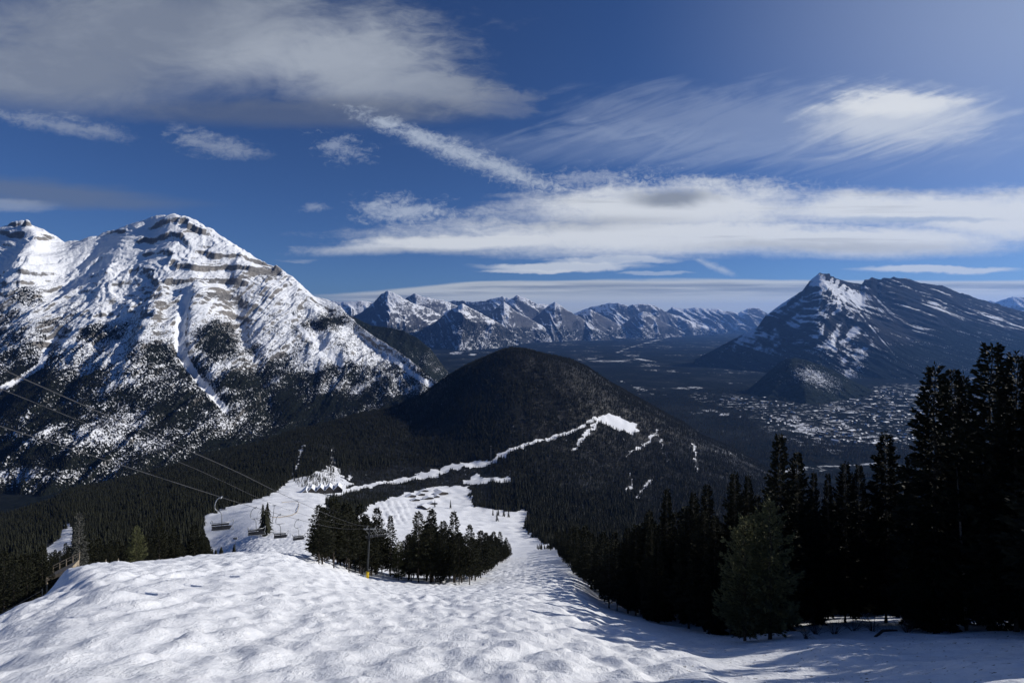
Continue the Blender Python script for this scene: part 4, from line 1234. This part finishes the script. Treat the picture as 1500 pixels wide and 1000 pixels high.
for px, py, Y, lab in [(155, 826, 68, 'small white marker stub on the crest beside the deck trees'), (173, 822, 70, 'larger white marker stub on the mogul crest left of the olive pine')]:
    z = gz(px, Y); h = .34
    o = empty('slope_marker', (Y*(px-750)/K, Y, z)); tag(o, lab, 'marker')
    m = MB(); m.tube([(0, 0, -.2), (.02, 0, h), (.03, 0, h+.1)], [.1, .13, .05], 8); m.build('stub', M['white'], o, True)
    m = MB(); m.tube([(0, 0, h+.1), (.03, 0, h+.42)], [.05, .02], 6); m.build('stake', M['wood'], o)
# rope line on stakes at the foot of the left slope
for px, py, Y in [(62, 861, 58)]:
    z = -Y*(872-HZ)/K
    o = empty('boundary_rope', (Y*(px-750)/K, Y, z)); tag(o, 'thin boundary rope on a wooden stake below the deck', 'rope fence')
    m = MB(); m.tube([(0, 0, -.6), (0, 0, .8)], .04, 6); m.build('stake', M['wood'], o)
    m = MB(); m.tube([(0, 0, .62), (-2, -.5, -.5), (-4.6, -2, -1.9)], .02, 5); m.build('rope', M['wood'], o)

# ---- bare bushes, fallen pole and stump at the edge of the stand
def bush(px, Y, h, lab, seed, n=26, sp=1.0):
    q = random.Random(seed); z = gz(px, Y)
    o = empty('bare_bush', (Y*(px-750)/K, Y, z)); tag(o, lab, 'bush')
    m = MB()
    for k in range(n):
        a = q.uniform(0, 6.28); l = h*q.uniform(.5, 1.1); s = q.uniform(.2, 1.0)*sp
        p = [(0.1*math.cos(a), .1*math.sin(a), -.1), (s*.5*math.cos(a), s*.5*math.sin(a), l*.5), (s*math.cos(a+.2), s*math.sin(a+.2), l)]
        m.tube(p, [.022, .015, .006], 4, False)
        for j in range(3):
            b = a+q.uniform(-1.2, 1.2); t = q.uniform(.4, .9); bx = Vector(p[1]).lerp(Vector(p[2]), t)
            m.tube([bx, bx+Vector((math.cos(b)*.3, math.sin(b)*.3, q.uniform(.0, .3)))], [.011, .004], 3, False)
    m.build('twigs', M['bark'], o)
for i, (px, Y, h, lab) in enumerate([(1195,50,1.2,'bare twiggy bush at the edge of the stand left of the sunlit gap'),(1222,51,1.4,'bare bush with long arching twigs in front of the sunlit gap'),(1250,53,1.1,'low bare bush at the middle of the sunlit gap'),(1278,52,1.3,'dense bare bush right of the sunlit gap'),(1180,46,.7,'small dark bush alone on the snow in front of the stand'),(1330,48,1.3,'bare bush under the tall spires at the snow edge')]):
    bush(px, Y, h, lab, 60+i, 22 if i != 4 else 16, 1.3 if i != 4 else .6)
z = gz(1404, 51); m = MB(); m.tube([(.55, 0, -.4), (.3, 0, 5), (-.1, 0, 10.5), (-.35, .1, 16)], [.14, .12, .085, .03], 8)
q = random.Random(4)
for k in range(16):
    zz = q.uniform(6, 15.5); a = q.uniform(0, 6.28); m.tube([(.25-.04*zz, 0, zz), (.25-.04*zz+math.cos(a)*.5, math.sin(a)*.5, zz-.1)], [.02, .006], 4, False)
d = m.build('dead_tree', M['palebark'], None, True); d.location = (50*(1408-750)/K, 50, gz(1408, 50)); tag(d, 'pale bare leaning trunk among the tall dark spires', 'dead tree')
m = MB(); m.tube([(-1.8, 0, .1), (0, .2, .22), (1.9, -.1, .05)], [.1, .12, .07], 8)
for k in range(6): m.tube([(-1.2+k*.5, 0, .2), (-1.1+k*.5, .2, .6)], [.02, .006], 4)
d = m.build('fallen_log', M['bark'], None, True); d.location = (45*(1300-750)/K+2, 48, gz(1306, 48)); d.rotation_euler = (0, .1, .5); tag(d, 'short fallen log half sunk in snow under the stand', 'log')

# ================================================================== TOWN
hm = MB(); hr_ = MB()
def house_mesh(w, d, he, hr, wallm):
    a = MB(); b = MB(); c = MB(); gable(a, b, c, w, d, he, hr, 0, -d/2, 0, .5, .35, False)
    me = bpy.data.meshes.new('town_house'); off = len(a.v)
    me.from_pydata(a.v+b.v, [], a.f+[tuple(i+off for i in f) for f in b.f])
    me.materials.append(M[wallm]); me.materials.append(M['snowroof'])
    for i, p in enumerate(me.polygons): p.material_index = 0 if i < len(a.f) else 1
    return me
HM = [house_mesh(11, 14, 5, 8.5, 'wall'), house_mesh(13, 10, 5.5, 9, 'palewall'), house_mesh(16, 34, 9, 12.5, 'palewall'), house_mesh(22, 46, 10, 12, 'wall')]
def in_town(px, py):
    q1 = ((px-1255)/165)**2+((py-616-.10*(px-1255))/36)**2 < 1
    q2 = ((px-1335)/120)**2+((py-600)/34)**2 < 1
    q3 = ((px-1120)/70)**2+((py-592-.10*(px-1120))/9)**2 < 1
    return q1 or q2 or q3
q = random.Random(9); nh = 0; hp = []
while nh < 290:
    px = q.uniform(1050, 1450); py = q.uniform(572, 655)
    if not in_town(px, py): continue
    Y = -VZ*K/(py-HZ); x = Y*(px-750)/K
    # streets run on a slanted grid
    ang = .5; u_ = x*math.cos(ang)+Y*math.sin(ang); v_ = -x*math.sin(ang)+Y*math.cos(ang)
    u_ = round(u_/26)*26+q.uniform(-3, 3); v_ = round(v_/70)*70+(17 if q.random() < .5 else -17)
    x = u_*math.cos(ang)-v_*math.sin(ang); Y = u_*math.sin(ang)+v_*math.cos(ang)
    if any((x-a)**2+(Y-b)**2 < 20**2 for a, b in hp): continue
    hp.append((x, Y))
    big = q.random() < .14
    me = HM[q.choice((2, 3) if big else (0, 0, 1))]
    o = link(bpy.data.objects.new('town_house', me)); o.location = (x, Y, VZ+6); o.rotation_euler = (0, 0, ang+q.choice((0, math.pi/2))+q.uniform(-.05, .05)); s = q.uniform(.9, 1.3); o.scale = (s, s, s)
    tag(o, 'snow-roofed block among the streets of the valley town' if big else 'small snow-roofed house among the streets of the valley town', 'house', 'larger blocks of the valley town' if big else 'small houses of the valley town'); nh += 1

# ---- valley woods and the trees on the big mountain
n = 90000
py_ = 570+130*RNG.random(n)**1.0; px_ = 640+860*RNG.random(n)
Yv_ = -VZ*K/(py_-HZ); xv = Yv_*(px_-750)/K
fo = fbm(xv/160, Yv_/160, 4, 301)
town = np.array([in_town(a, b) for a, b in zip(px_, py_)])
riv = (np.abs(py_-687) < 8) & (px_ > 1130)
ok = (RNG.random(n) < np.clip(.55+.9*fo, .05, 1)*np.where(town, .28, 1)) & ~riv
vp = np.stack([xv, Yv_, np.full(n, VZ+3), 9+8*RNG.random(n), 1.2+.5*RNG.random(n)], 1)[ok]
# keep those in sight of the camera over the hill
gy = np.exp(np.linspace(math.log(60), math.log(3600), 300)); gp = np.arange(600, 1540, 4.0)
A_, B_ = np.meshgrid(gp, gy); run = (HZ-ground_z(A_, B_)/B_*K).min(axis=0)
lim = np.interp(750+K*vp[:, 0]/vp[:, 1], gp, run)
vp = vp[(HZ-(vp[:, 2]+vp[:, 3])/vp[:, 1]*K) < lim+1]
print('valley trees', len(vp))
wood('valley_wood', vp, '', low)

_o, cpx, cX, cY, cZ, cF = cas
nr_, nc_ = cX.shape
n = 150000
ii = RNG.integers(0, 560-1, n); jj = RNG.integers(0, nc_-1, n); a_ = RNG.random(n); b_ = RNG.random(n)
def bil(A): return (A[ii, jj]*(1-a_)+A[ii, jj+1]*a_)*(1-b_)+(A[ii+1, jj]*(1-a_)+A[ii+1, jj+1]*a_)*b_
mx_, my_, mz_, mf_ = bil(cX), bil(cY), bil(cZ), bil(cF)
mpx = 750+K*mx_/my_; mpy = HZ-K*mz_/my_
clump = fbm(mx_/110, mz_/70, 4, 501)
ok = (RNG.random(n) < np.clip((mf_+.55*clump)*1.15-.1, 0, .85)) & (mpx > -15) & (mpx < 665) & (mpy < 760)
gp = np.arange(-40, 700, 4.0); A_, B_ = np.meshgrid(gp, gy); run = (HZ-ground_z(A_, B_)/B_*K).min(axis=0)
ok &= mpy < np.interp(mpx, gp, run)+8
hh = (7+8*RNG.random(n))*(.55+.45*sstep(420, 540, mpy))
mp = np.stack([mx_, my_, mz_-.5, hh, 1.0+.5*RNG.random(n)], 1)[ok]
print('mountain trees', len(mp))
wood('mountain_wood', mp, '', low)

# ================================================================== HAZE (the air between the camera and the far ranges)
m = bpy.data.materials.new('valley_air'); m.use_nodes = True
nt = m.node_tree; nt.nodes.clear()
out = nt.nodes.new('ShaderNodeOutputMaterial'); pv = nt.nodes.new('ShaderNodeVolumePrincipled')
pv.inputs['Color'].default_value = (.17, .40, 1.0, 1); pv.inputs['Density'].default_value = 1.7e-5; pv.inputs['Anisotropy'].default_value = .35
nt.links.new(pv.outputs[0], out.inputs['Volume'])
mb = MB(); mb.box((0, 23500, -450), (160000, 49000, 3600))
hz = mb.build('haze', m); tag(hz, kind='stuff')

# ================================================================== SKY, SUN, CAMERA
world = bpy.data.worlds.new('World'); scene.world = world; world.use_nodes = True
g = N(world.node_tree)
bg = world.node_tree.nodes['Background']
sky = g.node('ShaderNodeTexSky', sky_type='NISHITA'); sky.sun_disc = False
sky.sun_elevation = SUN_EL; sky.sun_rotation = SUN_AZ; sky.altitude = 2100; sky.air_density = 1.0; sky.dust_density = .5; sky.ozone_density = 3.0
dr = g.node('ShaderNodeTexCoord').outputs['Generated']
dx, dy, dz = g.sep(dr)
dyc = g.m('MAXIMUM', dy, .05)
u = g.m('MULTIPLY_ADD', g.m('DIVIDE', dx, dyc), 750, 750)       # bearing on a plane one unit ahead, in thousandths
v = g.m('MULTIPLY_ADD', g.m('DIVIDE', dz, dyc), -750, 466)
fa = g.mul(g.ss(.08, .3, dy), g.ss(470, 452, v))
nA = g.noise(g.vec(g.mul(u, 1/170), g.mul(v, 1/70), 3.0), 1.0, 8, .6, .6)
nB = g.noise(g.vec(g.mul(u, 1/40), g.mul(v, 1/16), 7.0), 1.0, 8, .62, .5)
nC = g.noise(g.vec(g.mul(u, 1/300), g.mul(v, 1/18), 1.0), 1.0, 7, .55, .3)
ru = g.add(g.mul(u, .93), g.mul(v, .38)); rv = g.add(g.mul(u, -.36), g.mul(v, .93))
ru2 = g.add(g.mul(u, .95), g.mul(v, -.30)); rv2 = g.add(g.mul(u, .30), g.mul(v, .95))
nD = g.noise(g.vec(g.mul(ru2, 1/160), g.mul(rv2, 1/22), 5.0), 1.0, 8, .58, 1.6)
nE = g.noise(g.vec(g.mul(u, 1/9), g.mul(v, 1/7), 2.0), 1.0, 5, .6, .8)
cA = g.sub(nA, .5); cB = g.sub(nB, .5); cC = g.sub(nC, .5); cD = g.sub(nD, .5); cE = g.sub(nE, .5)
uw = g.add(u, g.mul(cA, 60)); vw = g.add(v, g.mul(cA, 26), g.mul(cB, 8))
def ell(cx, cy, rx, ry, rot=0.0, U=None, V=None):
    U = U or uw; V = V or vw
    c, s = math.cos(rot), math.sin(rot)
    a = g.sub(U, cx); b = g.sub(V, cy)
    p = g.add(g.mul(a, c/rx), g.mul(b, s/rx)); q = g.add(g.mul(a, -s/ry), g.mul(b, c/ry))
    return g.sub(1.0, g.m('SQRT', g.add(g.mul(p, p), g.mul(q, q))))
def seg(x0, y0, x1, y1, w0, w1):
    L_ = math.hypot(x1-x0, y1-y0); c, s = (x1-x0)/L_, (y1-y0)/L_
    a = g.sub(uw, x0); b = g.sub(vw, y0)
    t = g.mul(g.add(g.mul(a, c), g.mul(b, s)), 1/L_); d = g.m('ABSOLUTE', g.add(g.mul(a, -s), g.mul(b, c)))
    e = g.mul(g.ss(-.10, .42, g.add(t, g.mul(cB, .25))), g.ss(1.1, .6, g.add(t, g.mul(cB, .25))))
    return g.sub(g.mul(e, g.sub(1.0, g.m('DIVIDE', d, g.m('MULTIPLY_ADD', t, w1-w0, w0)))), g.add(g.mul(g.sub(1.0, e), .9), g.mul(g.ss(.04, .0, e), 3.0)))
layers = []     # (alpha, brightness)
# high veil and glow on the sunward side
layers.append((g.mul(g.ss(-.1, 1.1, ell(1560, 20, 620, 420, 0, u, v)), .46), (5.2, 6.0, 7.4)))
layers.append((g.mul(g.ss(.0, .75, g.add(ell(1160, 185, 430, 85), g.mul(cD, .9), g.mul(cA, .7))), .30), (4.6, 5.3, 6.6)))
layers.append((g.mul(g.ss(.0, .8, g.add(ell(900, 215, 330, 40), g.mul(cD, .9), g.mul(cA, .5))), .18), (4.0, 4.8, 6.4)))
layers.append((g.mul(g.ss(-.05, .75, g.add(ell(1310, 172, 185, 62, -.05), g.mul(cD, .75), g.mul(cA, 1.1), g.mul(cB, .3))), .72), (6.4, 6.8, 7.4)))
layers.append((g.mul(g.ss(0, .6, g.add(ell(1310, 152, 130, 25, -.04), g.mul(cD, .7), g.mul(cB, .7), g.mul(cA, .6))), .75), (7.6, 7.8, 8.0)))
# big soft grey cloud, upper left
big = g.mx(ell(240, 50, 470, 120), ell(520, 95, 225, 92, .1), ell(90, 100, 330, 85), ell(640, 125, 150, 44, .12))
bigf = g.ss(-.02, .72, g.add(big, g.mul(cA, 1.0), g.mul(g.mul(cB, g.ss(380, 640, u)), .7)))
bl = g.mul(g.ss(.0, 1, ell(460, 90, 330, 110)), 1.0)
layers.append((g.mul(bigf, .80), g.mixc(g.add(bl, g.mul(cA, 1.1), g.mul(cB, .4)), (2.3, 2.65, 3.3), (4.3, 4.7, 5.3))))
layers.append((g.mul(g.ss(0, .6, g.add(ell(720, 150, 90, 30), g.mul(cB, 1.4))), .3), (2.6, 2.9, 3.6)))
layers.append((g.mul(g.ss(.0, .7, g.add(ell(450, 165, 330, 30), g.mul(cA, .6))), .5), (1.25, 1.5, 2.1)))
# contrails and small streaks
def streak(al, e, k=1.4, kB=.8, col=(3.6, 4.2, 5.4)): layers.append((g.mul(g.ss(-.05, 1.15, g.add(e, g.mul(cE, k*1.25), g.mul(cB, kB*1.5), g.mul(cA, .5))), al*1.25), col))
streak(.75, seg(400, 122, 935, 322, 10, 32), 1.1, .9, (3.9, 4.5, 5.6))
streak(.42, ell(860, 262, 130, 24, -.02), 1.5, 1.2, (4.4, 4.9, 6.0))
streak(.42, ell(1060, 268, 170, 14, .03), 1.5, .8, (5, 5.5, 6.4))
streak(.6, seg(-90, 152, 262, 213, 13, 20), .7, 1.3, (2.6, 3.1, 4.2))
streak(.6, seg(200, 196, 440, 232, 22, 14), .7, 1.4, (2.7, 3.2, 4.3))
streak(.45, ell(497, 217, 48, 22, .2), 1.5, 1.6)
streak(.6, ell(590, 309, 84, 26, -.02), 1.1, 1.4, (4.6, 5.2, 6.3))
streak(.4, ell(462, 304, 32, 8), 1.0, 1.0)
streak(.45, ell(715, 318, 26, 16), 1.0, 1.2)
layers.append((g.mul(g.ss(.0, .8, g.add(ell(70, 283, 260, 28, .08), g.mul(cC, .8))), .55), (1.5, 1.8, 2.4)))
layers.append((g.mul(g.ss(.0, .7, g.add(ell(10, 303, 90, 13), g.mul(cC, .8))), .55), (3.4, 3.9, 4.9)))
layers.append((g.mul(g.ss(.0, .8, g.add(ell(430, 379, 40, 3), g.mul(cC, .2))), .35), (4, 4.6, 5.8)))
# the long lens-shaped bank
lens = g.mx(ell(985, 305, 275, 44, -.02), ell(1000, 346, 500, 36), ell(720, 352, 300, 17, -.05), ell(1330, 305, 330, 30), ell(1250, 350, 300, 30), ell(1480, 318, 200, 48))
lf = g.ss(-.12, .62, g.add(lens, g.mul(cC, .6), g.mul(cB, .5), g.mul(cE, .2), g.mul(cA, .3)))
shade = g.mx(g.mul(g.ss(.0, .8, ell(985, 291, 100, 20)), 1.0), g.mul(g.ss(.1, 1, g.add(ell(880, 326, 240, 20, -.03), g.mul(cC, .9))), .45), g.mul(g.ss(0, 1, g.add(ell(1200, 362, 330, 14), g.mul(cC, 1.0))), .5), g.mul(g.ss(.52, .7, nC), .35))
layers.append((g.mul(lf, .95), g.mixc(shade, (7.0, 7.3, 7.7), (2.7, 3.0, 3.5))))
layers.append((g.mul(g.ss(.0, .6, g.add(ell(1330, 321, 170, 7, .02), g.mul(cC, .7))), .5), (2.2, 3.3, 5.4)))
for cx, cy, rx, ry, al in [(820, 390, 150, 9, .8), (900, 381, 120, 7, .6), (1370, 394, 150, 8, .75), (770, 396, 90, 4, .7), (960, 400, 60, 4, .4)]:
    layers.append((g.mul(g.ss(.0, .5, g.add(ell(cx, cy, rx, ry), g.mul(cC, .9), g.mul(cB, .3))), al), (6.6, 7.0, 7.5)))
streak(.4, seg(1000, 372, 1100, 412, 6, 9), .6, .6, (6, 6.5, 7.2))
# low stratus above the ranges
vs = g.add(v, g.mul(cC, 10), g.mul(cA, 5))
edge = g.m('MULTIPLY_ADD', g.ss(760, 480, u), 20, 408)
low_ = g.mul(g.ss(0, 5, g.sub(vs, edge)), g.ss(400, 560, u))
sh2 = g.mul(g.ss(2, 12, g.sub(vs, edge)), g.ss(32, 12, g.sub(vs, edge)))
sh2 = g.mul(sh2, g.ss(.38, .6, g.noise(g.vec(g.mul(u, 1/260), g.mul(v, 1/9), 9.0), 1.0, 5, .55)))
layers.append((g.mul(low_, .88), g.mixc(sh2, (5.9, 6.2, 6.3), (2.7, 3.0, 3.5))))
tint = g.node('ShaderNodeMix', data_type='RGBA', blend_type='MULTIPLY'); tint.inputs[0].default_value = 1.0
g.l.new(sky.outputs[0], tint.inputs[6]); tint.inputs[7].default_value = (.31, .435, .66, 1)
colr = tint.outputs[2]
for al, c in layers:
    colr = g.mixc(g.mul(al, fa), colr, c)
g.l.new(colr, bg.inputs[0])
bg.inputs[1].default_value = .1
L = bpy.data.lights.new('sun', 'SUN'); L.energy = 4.4; L.angle = math.radians(.5); L.color = (1.0, .955, .89)
so = bpy.data.objects.new('sun', L); COL.objects.link(so)
sd = Vector((math.sin(SUN_AZ)*math.cos(SUN_EL), math.cos(SUN_AZ)*math.cos(SUN_EL), math.sin(SUN_EL)))
so.rotation_euler = (-sd).to_track_quat('-Z', 'Y').to_euler()
cam = bpy.data.cameras.new('camera'); cam.sensor_width = 36; cam.lens = 18.0; cam.shift_y = -(500-HZ)/1500.0
cam.clip_start = .1; cam.clip_end = 200000
co = bpy.data.objects.new('camera', cam); COL.objects.link(co); co.location = (0, 0, 0); co.rotation_euler = (math.radians(90), 0, 0)
scene.camera = co
scene.cycles.max_bounces = 4; scene.cycles.diffuse_bounces = 2; scene.cycles.glossy_bounces = 1; scene.cycles.volume_bounces = 0
scene.view_settings.view_transform = 'Standard'; scene.view_settings.look = 'None'; scene.view_settings.exposure = 0; scene.view_settings.gamma = 1
scene.render.resolution_x = 1024; scene.render.resolution_y = 682
